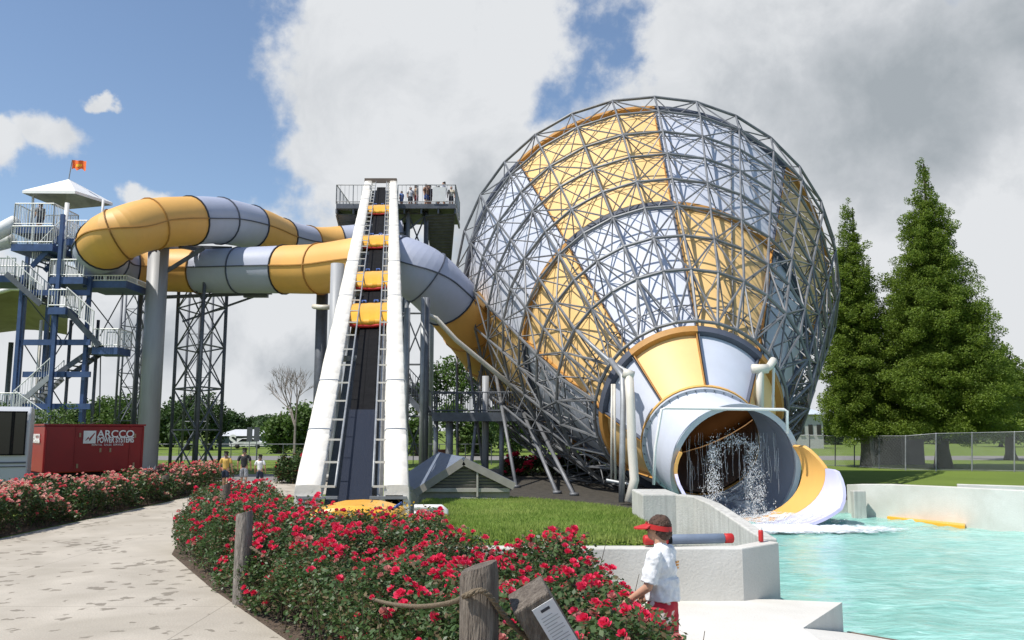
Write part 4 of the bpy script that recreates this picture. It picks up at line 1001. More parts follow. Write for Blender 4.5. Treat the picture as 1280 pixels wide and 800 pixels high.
# canopy roof
cz = P(84, 256, 46).z; ap = P(86, 224, 47.6); cxx = ap.x
co = [P(28, 238, 46.6), P(94, 238.5, 45.9), P(141, 253.5, 49.2), P(80, 259, 50.0)]
b = MB(); 
for i in range(4):
    a, c = co[i], co[(i + 1) % 4]; b.add([a, c, ap], [(0, 1, 2)])
    a2, c2 = a - Vector((0, 0, .16)), c - Vector((0, 0, .16)); b.add([a, c, c2, a2], [(0, 3, 2, 1)]); b.add([a2, c2, ap - Vector((0, 0, .35))], [(0, 1, 2)], 1)
part(b, 'canopy', ['roofwhite', 'steel'], bt)
for k, (x, d) in enumerate(((84, .9), (41, 1.9), (129, 1.9))):
    p = Q(x, 252 if k else 256, d); b = MB(); b.tube((p.x, p.y, Q(x, 345 if k == 0 else 285, d).z), (p.x, p.y, p.z + (.35 if k == 1 else .1)), .12 if k == 0 else .07, 10); part(b, 'canopy_post', 'white', bt)
fl = thing('flag', 'small orange and yellow flag flying above the white canopy', 'flag', tuple(ap))
q = P(92, 199, 47.5); b = MB(); b.tube(ap, (ap.x + .12, ap.y, q.z), .03, 6); part(b, 'flagpole', 'steel', fl)
b = MB(); n = 12; top = [Vector((ap.x + .14 + i / n * .85, ap.y + .07 * math.sin(i * .9), q.z - .02 - .06 * i / n + .03 * math.sin(i))) for i in range(n + 1)]
b.strip(top, [p - Vector((0, 0, .55 - .05 * math.sin(i))) for i, p in enumerate(top)], 0)
mid = [p + Vector((0, -.015, -.22)) for p in top[3:9]]; b.strip(mid, [p - Vector((0, 0, .16)) for p in mid], 1); part(b, 'cloth', ['orange', 'flagyellow'], fl)
# white tubes leaving the tower to the left
ws = thing('white_tube_slide', 'pair of white slide tubes leaving the stair tower on the far left', 'water slide', tuple(G(-30, 600)))
for pts_ in ([(-140, 340, 44), (-60, 318, 44.5), (-10, 294, 45), (20, 278, 46)], [(-140, 330, 47), (-50, 316, 47), (-8, 306, 46.5), (16, 300, 46.5)]):
    b = MB(); b.path(catmull([tuple(P(*q)) for q in pts_], 8), .42, 14); part(b, 'tube', 'white', ws)
b = MB(); q = P(-60, 320, 44.6); b.tube((q.x, q.y, 0), q, .2, 10); part(b, 'leg', 'steel', ws)
# olive canopy
oc = thing('shade_canopy', 'large olive fabric shade canopy with a white rim behind the stair tower', 'canopy', tuple(G(-10, 580)))
b = MB(); rows = []; A_ = P(-120, 390, 58); n1, n2 = 16, 10
for i in range(n2 + 1):
    v = i / n2; row = []
    for j in range(n1 + 1):
        u = j / n1; x0 = -140 + 225 * u; yt = 358 + (max(0, 24 - x0) * .28 if x0 < 24 else (x0 - 24) * .62); yb = 432 - 26 * u
        row.append(P(x0, yt + (yb - yt) * v, 52 + 12 * v) - Vector((0, 0, 1.0 * math.sin(PI * v))))
    rows.append(row)
for i in range(n2): b.strip(rows[i], rows[i + 1])
part(b, 'fabric', 'olive', oc)
b = MB(); b.path(rows[0], .16, 8); part(b, 'rim', 'white', oc)
for x in (14, -60, 60): q = P(x, 428 if x != 60 else 415, 57); b = MB(); b.tube((q.x, q.y, 0), q, .16, 10); part(b, 'leg', 'steel_dark', oc)

# ------------------------------------------------------------------ red generator, van
def text(s, size, loc, rot, m, parent, name='lettering', sx=1, ext=.004, bold=0):
    cu = bpy.data.curves.new(name, 'FONT'); cu.body = s; cu.size = size; cu.extrude = ext; cu.align_x = 'CENTER'; cu.align_y = 'CENTER'; cu.offset = bold
    cu.materials.append(M[m] if isinstance(m, str) else m); tmp = bpy.data.objects.new(name, cu); me_ = bpy.data.meshes.new_from_object(tmp); bpy.data.objects.remove(tmp); o = bpy.data.objects.new(name, me_); col.objects.link(o)
    off = Vector((0, 0, 0)); q = parent
    while q is not None: off += q.location; q = q.parent
    o.location = Vector(loc) - off; o.rotation_euler = rot; o.scale = (sx, 1, 1); o.parent = parent; return o
M['letter'] = mat('white_lettering', (.8, .78, .76), .5)
c0, c1 = P(52, 592, 30), P(178, 588, 32.2); zb, zt_ = c0.z, P(52, 532, 30).z
dirv = Vector((c1.x - c0.x, c1.y - c0.y, 0)); Lc = dirv.length; dirv.normalize(); nv = Vector((dirv.y, -dirv.x, 0)); dep = 2.1
gen = thing('generator_container', 'red generator container on a trailer with white lettering behind the pink hedge', 'generator', (c0.x, c0.y, 0))
cc_ = Vector((c0.x, c0.y, 0)) + dirv * Lc / 2 - nv * dep / 2; rz = math.atan2(dirv.y, dirv.x)
b = MB(); b.box((cc_.x, cc_.y, (zb + zt_) / 2), (Lc, dep, zt_ - zb), rz); body = part(b, 'body', 'red', gen, bevel=.04)
b = MB()
for t in (.02, .30, .85, .98): 
    p = Vector((c0.x, c0.y, 0)) + dirv * Lc * t + nv * .012; b.box((p.x, p.y, (zb + zt_) / 2), (.03, .03, zt_ - zb - .08), rz)
p = Vector((c0.x, c0.y, 0)) + dirv * Lc / 2 - nv * dep / 2; b.box((p.x, p.y, zt_ + .03), (Lc + .06, dep + .06, .06), rz)
part(b, 'trim', 'red', gen)
b = MB()
for t, z in ((.34, .80), (.90, .78), (.33, .14), (.90, .14), (.55, .47), (.65, .47)):
    p = Vector((c0.x, c0.y, 0)) + dirv * Lc * t + nv * .02; b.box((p.x, p.y, zb + (zt_ - zb) * z), (.06, .04, .15 if t != .52 and t != .62 else .05), rz)
part(b, 'latches', mat('dull_brass', (.33, .22, .13), .5), gen)
b = MB(); b.box((cc_.x, cc_.y, zb - .1), (Lc + .1, dep * .9, .2), rz); b.box((cc_.x, cc_.y, zb * .5), (Lc * .9, dep * .7, zb * .6), rz); part(b, 'chassis', 'black', gen)
for t in (.3, .62):
    for kk in (0, 1):
        p = Vector((c0.x, c0.y, .36)) + dirv * Lc * t - nv * (.15 + kk * (dep - .3)); b = MB(); b.tube(p - nv * .12, p + nv * .12, .36, 20); part(b, 'wheel', 'tyre', gen)
fr_ = (PI / 2, 0, rz); H_ = zt_ - zb
def onface(t, z, o_=.03): p = Vector((c0.x, c0.y, 0)) + dirv * Lc * t + nv * o_; p.z = zb + H_ * z; return p
text('ARCCO', .37, onface(.70, .815), fr_, 'letter', gen, sx=1.0, bold=.006)
text('POWER SYSTEMS', .28, onface(.70, .685), fr_, 'letter', gen, sx=.60, bold=.008)
text('RENTAL  SALES  SERVICE', .10, onface(.62, .585), fr_, 'letter', gen, sx=1.0)
b = MB(); p = onface(.435, .755, .028); b.box(p, (.42, .01, .46), rz); part(b, 'logo_square', 'letter', gen)
b = MB(); z_ = [(-.16, -.15), (-.04, .02), (-.02, -.06), (.16, .16), (.17, .12), (.0, -.15), (-.03, -.05)]
b.add([tuple(p + dirv * x + nv * .008 + Vector((0, 0, z))) for x, z in z_], [(0, 6, 5, 4, 3, 2, 1)]); part(b, 'logo_bolt', 'red', gen)
# lettering on the short side
e_dir = -nv; mid = Vector((c0.x, c0.y, 0)) - nv * dep / 2
text('ARCCO', .30, (mid.x - .02 * dirv.x - .03, mid.y, zb + H_ * .75), (PI / 2, 0, rz - PI / 2), 'letter', gen, bold=.01); text('POWER SYSTEMS', .15, (mid.x - .05, mid.y, zb + H_ * .66), (PI / 2, 0, rz - PI / 2), 'letter', gen, bold=.006)

vn = thing('white_van', 'white bus with two dark windows parked at the left edge of the path', 'bus', tuple(G(10, 640)))
b = MB(); x1 = P(36, 560, 26).x; x0 = x1 - 6.5; zt2 = P(20, 508, 26).z; zb2 = .45
prof = [(26.0, zb2), (26.0, zt2 - .5), (26.06, zt2 - .2), (26.25, zt2 - .04), (26.6, zt2), (27.8, zt2), (28.15, zt2 - .04), (28.35, zt2 - .2), (28.4, zt2 - .5), (28.4, zb2)]
n = len(prof); b.add([(x0, y, z) for y, z in prof] + [(x1, y, z) for y, z in prof], [tuple(range(n))[::-1], tuple(range(n, 2 * n))] + [(i, (i + 1) % n, (i + 1) % n + n, i + n) for i in range(n)])
part(b, 'body', 'van', vn, bevel=.05)
for xa, xb in ((-30, 17), (19, 30), (-70, -33)):
    p, q = P(xa, 515, 25.98), P(xb, 568, 25.98); b = MB(); b.box(((p.x + q.x) / 2, 25.985, (p.z + q.z) / 2), (q.x - p.x, .05, p.z - q.z)); w_ = part(b, 'window', 'glass', vn, bevel=.02)
    b = MB(); 
    for zz in (p.z, q.z): b.box(((p.x + q.x) / 2, 25.97, zz), (q.x - p.x + .06, .05, .04))
    for xx in (p.x, q.x): b.box((xx, 25.97, (p.z + q.z) / 2), (.04, .05, p.z - q.z + .04))
    rebase(b.build('frame', 'black'), w_)
b = MB(); b.box(((x0 + x1) / 2, 25.99, P(0, 578, 26).z), (x1 - x0 - .1, .03, .05)); b.box(((x0 + x1) / 2, 25.99, P(0, 583, 26).z), (x1 - x0 - .1, .03, .03)); part(b, 'side_stripe', 'steel_dark', vn)
for xx in (x0 + 1.2, x1 - 1.2):
    for yy in (26.15, 28.25): b = MB(); b.tube((xx, yy - .12, .42), (xx, yy + .12, .42), .42, 20); part(b, 'wheel', 'tyre', vn)

vn_end = P(36, 560, 26); vn.location = (vn_end.x, 26, 0)
for ch in vn.children: ch.location = Vector(ch.location) + Vector(G(10, 640)) - Vector((vn_end.x, 26, 0))
vn.rotation_euler = (0, 0, math.radians(27))
# ------------------------------------------------------------------ shed
sh = thing('pump_shed', 'low gabled shed with grey clapboard front and slate blue roof on the lawn edge', 'shed', (-1.4, 25, 0))
D = 23.5; A1 = P(580, 571, D); Lc1 = P(519, 611, D); Rc1 = P(643, 602, D); zbase = .35; back = Vector((-1.15, 5.2, 0))
wl, wr = P(524, 610, D), P(637, 604, D)
b = MB(); b.add([(wl.x, D, zbase), (wr.x, D, zbase), (wr.x, D, wr.z - .06), (A1.x, D, A1.z - .1), (wl.x, D, wl.z - .06)], [(0, 1, 2, 3, 4)])
fv = [(wl.x, D, 0), (wr.x, D, 0), (wr.x, D, wr.z - .06), (wl.x, D, wl.z - .06)]
for i in range(4):
    a, c = Vector(fv[i]), Vector(fv[(i + 1) % 4]); b.add([a, c, c + back, a + back], [(0, 1, 2, 3)])
b.box(((wl.x + wr.x) / 2, D + .1, zbase / 2), (wr.x - wl.x, .1, zbase))
part(b, 'wall', mat('shed_grey', (.27, .26, .23), .8, 0, .2, 2, .2), sh)
b = MB()
for i in range(13):   # clapboards fill the gable
    z = wl.z - .02 + i * .085; 
    if z > A1.z - .18: break
    f_ = (z - wl.z) / (A1.z - wl.z); xa = wl.x + (A1.x - wl.x) * f_ + .16; xb = wr.x + (A1.x - wr.x) * max(0, (z - wr.z)) / (A1.z - wr.z) - .16
    if xb > xa: b.box(((xa + xb) / 2, D - .03, z), (xb - xa, .05, .06), axes=((1, 0, 0), (0, .94, .34), (0, -.34, .94)))
part(b, 'clapboards', mat('clapboard', (.15, .14, .125), .8, 0, .2, 3), sh)
b = MB(); b.beam((P(597, 590, D).x, D - .07, zbase + .35), (P(597, 578, D).x, D - .07, P(597, 582, D).z), .05, .14, up=(0, 1, 0)); b.beam((wl.x, D - .07, wl.z - .05), (wr.x, D - .07, wl.z - .05), .05, .1)
b.beam((P(575, 630, D).x, D - .05, zbase + .3), (P(640, 604, D).x, D - .05, zbase + .25), .05, .08)
part(b, 'trim', mat('shed_trim', (.40, .38, .34), .7), sh)
b = MB()
for e_ in (Lc1, Rc1):
    q = [A1, e_, e_ + back, A1 + back]; dn = Vector((0, 0, -.09)); f0 = Vector((0, -.12, 0))
    vv = [q[0] + f0, q[1] + f0, q[2], q[3]]; vs = vv + [v + dn for v in vv]
    b.add(vs, [(0, 1, 2, 3), (7, 6, 5, 4), (0, 4, 5, 1), (1, 5, 6, 2), (2, 6, 7, 3), (3, 7, 4, 0)])
part(b, 'roof', 'shingle', sh)
b = MB()
for e_ in (Lc1, Rc1): b.beam(A1 + Vector((0, -.15, -.12)), e_ + Vector((0, -.15, -.12)), .04, .2)
part(b, 'barge_board', mat('barge', (.30, .28, .25), .7), sh)
# pipes and a small white sign left of the shed
pq = thing('pipe_assembly', 'white plastic pool pipes and grey tank behind the roses left of the lawn', 'pipes', tuple(P(535, 655, 17)))
b = MB(); Dp = 17.4
b.path([P(518, 634, Dp), P(552, 634, Dp), P(557, 638, Dp), P(558, 652, Dp), P(558, 662, Dp)], .055, 8); b.tube(P(518, 642, Dp), P(556, 643, Dp), .05, 8); part(b, 'white_pipe', 'white', pq)
b = MB(); b.tube(P(518, 640, Dp + .3), P(545, 640, Dp + .3), .12, 10); part(b, 'tank', 'steel', pq)
b = MB(); b.box(P(527, 652, 16.9), (.2, .03, .36)); o = b.build('small_sign', 'white'); tag(o, 'small blank white plate standing in the roses by the conveyor foot', 'sign')
origin(o, tuple(P(527, 652, 16.9)))

# ------------------------------------------------------------------ wooden posts and rope
def log(x, D, ytop, wpx, label, m='wood', lean=(0, 0), group='wooden bollards along the rose bed', seed=0):
    r = wpx / 2 / F * D; t = P(x, ytop, D); zt__ = t.z; b = MB(); n = 26; rs = np.random.default_rng(seed); jag = 1 + .025 * rs.normal(size=n); rows = []
    zs = [0, zt__ * .4, zt__ * .75, zt__ - .05, zt__]
    for k, z in enumerate(zs):
        f_ = z / zt__; rr_ = r * (1.04 - .04 * f_) * (.90 if k == 4 else 1)
        rows.append([(t.x + lean[0] * (f_ - 1) + rr_ * jag[i] * math.cos(2 * PI * i / n), D + lean[1] * (f_ - 1) + rr_ * jag[i] * math.sin(2 * PI * i / n), z + (.03 * math.cos(2 * PI * i / n) + .008 * jag[i] if k == 4 else 0)) for i in range(n)])
    fs = [(k * n + i, k * n + (i + 1) % n, (k + 1) * n + (i + 1) % n, (k + 1) * n + i) for k in range(4) for i in range(n)]
    b.add(sum(rows, []), fs, 0, True); b.add(rows[-1], [tuple(range(n))]); o = b.build('wooden_bollard', m); origin(o, (t.x, D, 0)); return tag(o, label, 'bollard', group), t
log(599, 4.9, 709, 47, 'thick cracked wooden bollard in the foreground with a rope across it', seed=1)
log(306, 12.65, 641, 20, 'grey round topped wooden bollard at the path edge in the red roses', 'wood_far', seed=2)
log(410, 12.1, 674, 13, 'dark short bollard top sunk deep in the middle of the red roses', seed=3)
log(282, 21, 606, 12, 'brown bollard at the far end of the red rose bed behind the walkers', seed=4)
log(262, 19.5, 617, 15, 'squat brown stump among the red roses left of the walkers', seed=8)
log(233, 34, 590, 10, 'pale grey bollard where the pink hedge ends beside the path', 'wood_far', seed=5)
log(207, 31.5, 594, 8, 'dark bollard in the pink roses under the thick column', seed=6)
# leaning bollard with a paper notice
lp = thing('leaning_post', 'dark wooden post leaning left with a white paper notice on its side', 'bollard', (.35, 5.1, 0), 'wooden bollards along the rose bed')
a = P(659, 742, 5.0); c = P(712, 830, 5.15); ax_ = (a - c).normalized(); c = c - ax_ * .85
sd = Vector((ax_.z, 0, -ax_.x)).normalized(); fn = sd.cross(ax_)
if fn.y > 0: fn = -fn
b = MB(); b.box((a + c) / 2, ((a - c).length, .23, .24), axes=(ax_, sd, fn)); part(b, 'post', 'wood', lp, bevel=.012)
pc = P(690, 769, 5.0) + fn * .128
fn_ = fn
pc = (a - ax_ * .20) + fn * .125 + sd * .052
b = MB(); b.box(pc - ax_ * .02, (.36, .135, .004), axes=(ax_, sd, fn)); pap = part(b, 'notice', 'paper', lp)
b = MB(); b.box(pc + ax_ * .125 + fn * .004, (.018, .055, .001), axes=(ax_, sd, fn)); rebase(b.build('heading', 'ink'), pap)
b = MB()
for i in range(11): b.box(pc + ax_ * (.085 - i * .021) + fn * .004 + sd * (.0 if i % 3 else -.012), (.005, .10 if i % 3 else .07, .001), axes=(ax_, sd, fn))
rebase(b.build('print_lines', 'inkgrey'), pap)
def rope(pts, label, r=.018, sub=10):
    q = catmull([tuple(p) for p in pts], sub); b = MB()
    # two strands twisted round each other
    T = np.gradient(q, axis=0); ln = np.concatenate([[0], np.cumsum(np.linalg.norm(np.diff(q, axis=0), axis=1))]); tot = ln[-1]; K = int(tot / (r * 1.1)); s_ = np.linspace(0, tot, K)
    c_ = np.stack([np.interp(s_, ln, q[:, k]) for k in range(3)], 1); tt = np.gradient(c_, axis=0); tt /= np.linalg.norm(tt, axis=1)[:, None]
    for ph in (0, 2 * PI / 3, 4 * PI / 3):
        pt = []
        for i in range(K):
            u = np.cross(tt[i], [0, 0, 1.]); u /= np.linalg.norm(u); v = np.cross(u, tt[i]); a = s_[i] / r * .9 + ph; pt.append(c_[i] + r * .5 * (math.cos(a) * u + math.sin(a) * v))
        b.path(pt, r * .55, 6)
    o = b.build('rope', 'rope'); origin(o, tuple(pts[0])); tag(o, label, 'rope', 'ropes strung between the bollards')
P1r = P(599, 738, 4.75)
rope([P(313, 684, 12.5), P(345, 702, 12.3), P(372, 706, 12.1), P(392, 698, 12), P(404, 690, 11.95)], 'sagging rope from the grey bollard to the sunken dark one', .022)
rope([P(402, 686, 11.9), P(412, 704, 11.2), P(424, 724, 10.3), P(450, 742, 8.9), P(480, 753, 7.5), P(520, 758, 6.2), P(560, 754, 5.3), P(585, 744, 4.79), P1r], 'rope hanging from the sunken bollard forward to the thick one', .016)
rope([P(578, 746, 4.78), P1r, P(612, 745, 4.77), P(626, 764, 4.85), P(640, 780, 4.95), P(660, 798, 5.05), P(680, 815, 5.1)], 'rope falling from the thick bollard to the leaning post', .017)

# ------------------------------------------------------------------ roses
def quads(c, n_dir, up_dir, w, l):
    """diamond shaped leaves: centre, normal, axis"""
    s = np.cross(n_dir, up_dir); s /= np.linalg.norm(s, axis=1)[:, None] + 1e-9
    a = up_dir * (l / 2)[:, None]; b = s * (w / 2)[:, None]
    return np.stack([c - a, c + b - a * .1, c + a, c - b - a * .1], 1)
def rnd_dirs(n, zmin=-1):
    v = rng.normal(size=(n, 3)); v /= np.linalg.norm(v, axis=1)[:, None]; v[:, 2] = np.where(v[:, 2] < zmin, -v[:, 2], v[:, 2]); return v
def leafcloud(c, lsize, flat=.5):
    n = len(c); nd = rnd_dirs(n); nd[:, 2] = np.abs(nd[:, 2]) + flat; nd /= np.linalg.norm(nd, axis=1)[:, None]
    t = rnd_dirs(n); t -= nd * (t * nd).sum(1)[:, None]; t /= np.linalg.norm(t, axis=1)[:, None]
    l = lsize * rng.uniform(.7, 1.3, n); return quads(c, nd, t, l * .6, l)
def inpoly(poly, x, y):
    c_ = np.zeros(len(x), bool); j = len(poly) - 1
    for i in range(len(poly)):
        xi, yi = poly[i]; xj, yj = poly[j]
        c_ ^= ((yi > y) != (yj > y)) & (x < (xj - xi) * (y - yi) / (yj - yi + 1e-12) + xi); j = i
    return c_
def rosebed(poly, name, label, petal, nleaf, nbloom, H, seed, lsize=.055, bsize=.045, nbush=90, bloom_mats=None, sheet_name='bed_soil', dens_pow=1.0, fuller=1.0):
    r = np.random.default_rng(seed); P_ = np.array(poly); x0, y0 = P_.min(0); x1, y1 = P_.max(0)
    def pick(n):
        out = np.zeros((0, 2))
        while len(out) < n:
            a = r.uniform(0, 1, n * 3); X = r.uniform(x0, x1, n * 3); 
            # nearer ground gets more leaves than far ground
            yy0 = max(y0, 2.5); Y = yy0 * (y1 / yy0) ** a if dens_pow else r.uniform(y0, y1, n * 3)
            k = inpoly(poly, X, Y); out = np.vstack([out, np.stack([X[k], Y[k]], 1)])
        return out[:n]
    # bushes: mounds of different size
    bs = pick(nbush); br = r.uniform(.45, .85, nbush); bh = r.uniform(.72, 1.12, nbush) * H(bs[:, 0], bs[:, 1])
    def height(X, Y):
        d = np.hypot(X[:, None] - bs[:, 0], Y[:, None] - bs[:, 1]) / br
        return (bh * np.sqrt(np.clip(1 - d ** 2 * .62, 0.05, 1))).max(1)
    def edge(X, Y):
        """distance to the bed outline"""
        dm = np.full(len(X), 9.)
        for i in range(len(poly)):
            a = P_[i]; b_ = P_[(i + 1) % len(poly)]; ab = b_ - a; t = np.clip(((X - a[0]) * ab[0] + (Y - a[1]) * ab[1]) / (ab @ ab), 0, 1)
            dm = np.minimum(dm, np.hypot(X - a[0] - t * ab[0], Y - a[1] - t * ab[1]))
        return dm
    q = pick(nleaf); h = height(q[:, 0], q[:, 1]) * np.clip(.72 + edge(q[:, 0], q[:, 1]) * 1.1, 0, 1)
    # twig noise: shoots poke out
    f = 1 - np.abs(r.normal(0, .36, nleaf)); f = np.clip(f, .05, 1); shoot = r.random(nleaf) < .04; f[shoot] = r.uniform(1, 1.12, shoot.sum())
    z = h * f; c = np.stack([q[:, 0] + r.normal(0, .03, nleaf), q[:, 1] + r.normal(0, .03, nleaf), z], 1)
    root = tag(bulk(name, leafcloud(c, lsize * (1 + .018 * np.clip(c[:, 1], 0, 30)), .5), 4, ['rose_leaf', 'rose_leaf_old'], (r.random(nleaf) < .2).astype(int)), label, 'roses', kind='stuff')
    # blooms: clusters of petals; larger clusters share a stem
    nc = nbloom // 3; cq = pick(nc); cen = cq[r.integers(0, nc, nbloom)] + r.normal(0, .085, (nbloom, 2)); k = inpoly(poly, cen[:, 0], cen[:, 1]); cen = cen[k]; nb = len(cen)
    hz = height(cen[:, 0], cen[:, 1]) * np.clip(.72 + edge(cen[:, 0], cen[:, 1]) * 1.1, 0, 1)
    thin = r.random(nb) < np.where(cen[:, 1] < 7.5, .6, 1); cen = cen[thin]; hz = hz[thin]; nb = len(cen)
    ff = np.where(r.random(nb) < .72, r.uniform(.97, 1.09, nb), r.uniform(.35, .97, nb)); hz = hz * ff + .02
    # side blooms move outwards so that they show on the flank
    npt = 11; tot = nb * npt; cc = np.repeat(np.stack([cen[:, 0], cen[:, 1], hz], 1), npt, 0); sz = np.repeat(r.choice([.5, .75, 1.0, 1.2, 1.4], nb, p=[.15, .25, .3, .2, .1]) * r.uniform(.9, 1.1, nb) * bsize * (1 + .012 * np.clip(cen[:, 1], 0, 30)), npt)
    a = np.tile(np.arange(npt) * 2.4, nb) + np.repeat(r.uniform(0, 6, nb), npt); ring = np.tile(np.linspace(.15, 1, npt), nb)
    tilt = np.stack([r.normal(0, .35, nb), -np.abs(r.normal(.25, .3, nb)), np.ones(nb)], 1); tilt /= np.linalg.norm(tilt, axis=1)[:, None]; tilt = np.repeat(tilt, npt, 0)
    ux = np.cross(tilt, np.array([0, 1., .01])); ux /= np.linalg.norm(ux, axis=1)[:, None]; uy = np.cross(tilt, ux)
    rad = np.cos(a)[:, None] * ux + np.sin(a)[:, None] * uy
    pos = cc + rad * (ring * sz * .62)[:, None] + tilt * ((1 - ring) * sz * .55)[:, None]
    up = rad * (.35 + .65 * ring)[:, None] + tilt * (.9 - .55 * ring)[:, None]; up /= np.linalg.norm(up, axis=1)[:, None]
    nrm = tilt * ring[:, None] - rad * (1.15 - ring)[:, None] + r.normal(0, .15, (tot, 3)); nrm -= up * (nrm * up).sum(1)[:, None]; nrm /= np.linalg.norm(nrm, axis=1)[:, None]
    s = np.cross(nrm, up); L_ = sz * 1.0; W_ = sz * .95
    pet = np.stack([pos - up * (L_ * .4)[:, None], pos + s * (W_ * .5)[:, None] + up * (L_ * .1)[:, None], pos + s * (W_ * .25)[:, None] + up * (L_ * .5)[:, None] + nrm * (sz * .08)[:, None],
                    pos - s * (W_ * .25)[:, None] + up * (L_ * .5)[:, None] + nrm * (sz * .08)[:, None], pos - s * (W_ * .5)[:, None] + up * (L_ * .1)[:, None]], 1)
    bm = bloom_mats or [petal]
    o = bulk('blooms', pet, 5, bm, np.repeat(r.integers(0, len(bm), nb), npt)); o.parent = root; o['kind'] = 'stuff'
    # stems
    st = MB()
    ns = min(900, nbush * 10); sq = pick(ns); hh = height(sq[:, 0], sq[:, 1])
    for (X, Y), h_ in zip(sq, hh):
        p = Vector((X, Y, 0)); q_ = Vector((X + r.normal(0, .15), Y + r.normal(0, .15), h_ * r.uniform(.75, 1.05))); st.tube(p, q_, .007, 4, r2=.003, cap=False)
    o = st.build('stems', mat('rose_stem', (.07, .05, .03), .8), root); o['kind'] = 'stuff'
    return root
red_poly = [(.1, 2.6), (-.02, 5.15), (-2.4, 10.0), (-4.75, 13.75), (-6.9, 17.5), (-8.2, 21.5), (-9.3, 25.2), (-7.6, 27), (-6.0, 24), (-4.9, 19), (-4.3, 16.9), (-2.2, 15.9), (-1.7, 17), (-1.1, 15.6), (-.8, 12.8), (1.0, 12.6), (1.2, 9.6), (1.28, 8.4), (1.45, 7.0), (1.5, 6.2), (1.35, 3.0)]
def Hred(X, Y): return np.where(Y < 9, 1.14, 1.10) * np.where((Y < 8.3) & (X > .85), .83, 1) * np.where(Y < 5.2, .92, 1) * np.where(Y > 19, .86, 1)
sheet('bed_soil', red_poly, 'soil', .010)
rosebed(red_poly, 'red_rose_bed', 'dense bed of red roses between the concrete path and the lawn', 'petal_red', 215000, 2500, Hred, 5, lsize=.05, bsize=.042, nbush=230, bloom_mats=['petal_red'] * 9 + ['petal_faded'])
pink_poly = [(-12.0, 14), (-12.0, 20), (-12.2, 30), (-12.7, 36), (-13.2, 41), (-14.6, 41), (-14.2, 30), (-14.3, 20), (-14.3, 14)]
sheet('hedge_soil', pink_poly, 'soil', .012)
rosebed(pink_poly, 'pink_rose_hedge', 'long hedge of pink and salmon roses along the left of the path', 'petal_pink', 75000, 3000, lambda X, Y: np.full(len(X), 1.02), 6, lsize=.062, bsize=.043, nbush=130, bloom_mats=['petal_pink', 'petal_pink', 'petal_rose', 'petal_cream'], dens_pow=1)
far_poly = [(-12.4, 38), (-8.5, 37.0), (-8.3, 38.4), (-12.4, 40)]
far2 = [(-.5, 47), (5, 47), (5, 49), (-.5, 49)]
rosebed(far2, 'far_rose_hedge', 'low distant hedge with dark red flowers under the footbridge end', 'petal_red', 9000, 260, lambda X, Y: np.full(len(X), 1.1), 9, lsize=.1, bsize=.08, nbush=26, dens_pow=0)
brown_poly = [tuple(G(365, 604)[:2]), tuple(G(398, 604)[:2]), tuple(G(402, 592)[:2]), tuple(G(360, 592)[:2])]
rosebed([(-11.2, 40), (-9.6, 40), (-9.6, 43), (-11.2, 43)], 'bronze_shrub', 'rounded bronze leaved shrub beside the walkers near the conveyor', 'petal_red', 6000, 12, lambda X, Y: np.full(len(X), 1.35), 12, lsize=.1, bsize=.06, nbush=14, dens_pow=0)
# yellow flowers at conveyor foot
ycl = np.stack([rng.normal(-2.0, .38, 2200), rng.normal(15.9, .3, 2200), .45 + np.abs(rng.normal(0, .25, 2200))], 1)
tag(bulk('yellow_shrub', leafcloud(ycl, .07), 4, ['yellowflower', 'rose_leaf_old'], (rng.random(2200) < .4).astype(int)), 'small yellow leaved shrub at the foot of the conveyor', 'shrub')

# ------------------------------------------------------------------ trees
def tree(name, label, base, trunk_r, trunk_h, clumps, m, lsize, per, group=None, limbs=True, trunk_m='trunk', flat=.3, fzmin=0):
    """clumps: (centre, radii)"""
    th = thing(name, label, 'tree', base, group); bx_, by_, bz_ = base
    b = MB(); b.path([(bx_, by_, 0), (bx_, by_, trunk_h * .06), (bx_ + .05, by_, trunk_h * .4), (bx_, by_, trunk_h)], [trunk_r * 1.5, trunk_r, trunk_r * .62, trunk_r * .12], 12)
    if limbs:
        for c, rr_ in clumps[::max(1, len(clumps) // 50)]:
            z0 = min(trunk_h * .93, max(trunk_h * .15, c[2] - np.hypot(c[0] - bx_, c[1] - by_) * .35)); b.tube((bx_, by_, z0), c, trunk_r * .16, 5, r2=.02, cap=False)
    part(b, 'trunk', trunk_m, th)
    cs_ = []
    for c, rr_ in clumps:
        n = int(per * rr_[0] * rr_[1] / .5) + 20
        d_ = rnd_dirs(n) * (rng.uniform(.15, 1, n) ** .45)[:, None]
        cs_.append(np.array(c) + d_ * np.array(rr_))
    c = np.vstack(cs_); o = bulk('crown', leafcloud(c, lsize, flat), 4, m); rebase(o, th); return th
def conifer_clumps(bx_, by_, z0, z1, R, seed, dens=1.0, powr=.8, layers=24):
    r = np.random.default_rng(seed); out = []
    for k in range(layers):
        f_ = (k + .5) / layers; z = z0 + (z1 - z0) * f_; Rk = R * ((1 - f_) ** powr) * (.80 + .34 * r.random()); Rk = max(Rk, .42)
        if f_ < .12: Rk *= .75 + f_ * 2
        nb = max(3, int(10 * dens * (Rk / R + .25))); ph = r.uniform(0, 6)
        for i in range(nb):
            a = ph + 2 * PI * i / nb + r.normal(0, .2); L_ = Rk * r.uniform(.72, 1.12)
            for q in (.30, .62, .9) if L_ > 1.2 else (.55,):
                s_ = (.55 + .45 * (1 - q)) * r.uniform(.6, 1.25); out.append(((bx_ + L_ * q * math.cos(a), by_ + L_ * q * math.sin(a), z + L_ * (.10 - .24 * q) + r.normal(0, .30)), (max(.22, L_ * .26 * s_ + .14), max(.22, L_ * .24 * s_ + .14), .26 + .085 * L_ * s_)))
    out.append(((bx_, by_, z1 - .2), (.22, .22, .6))); return out
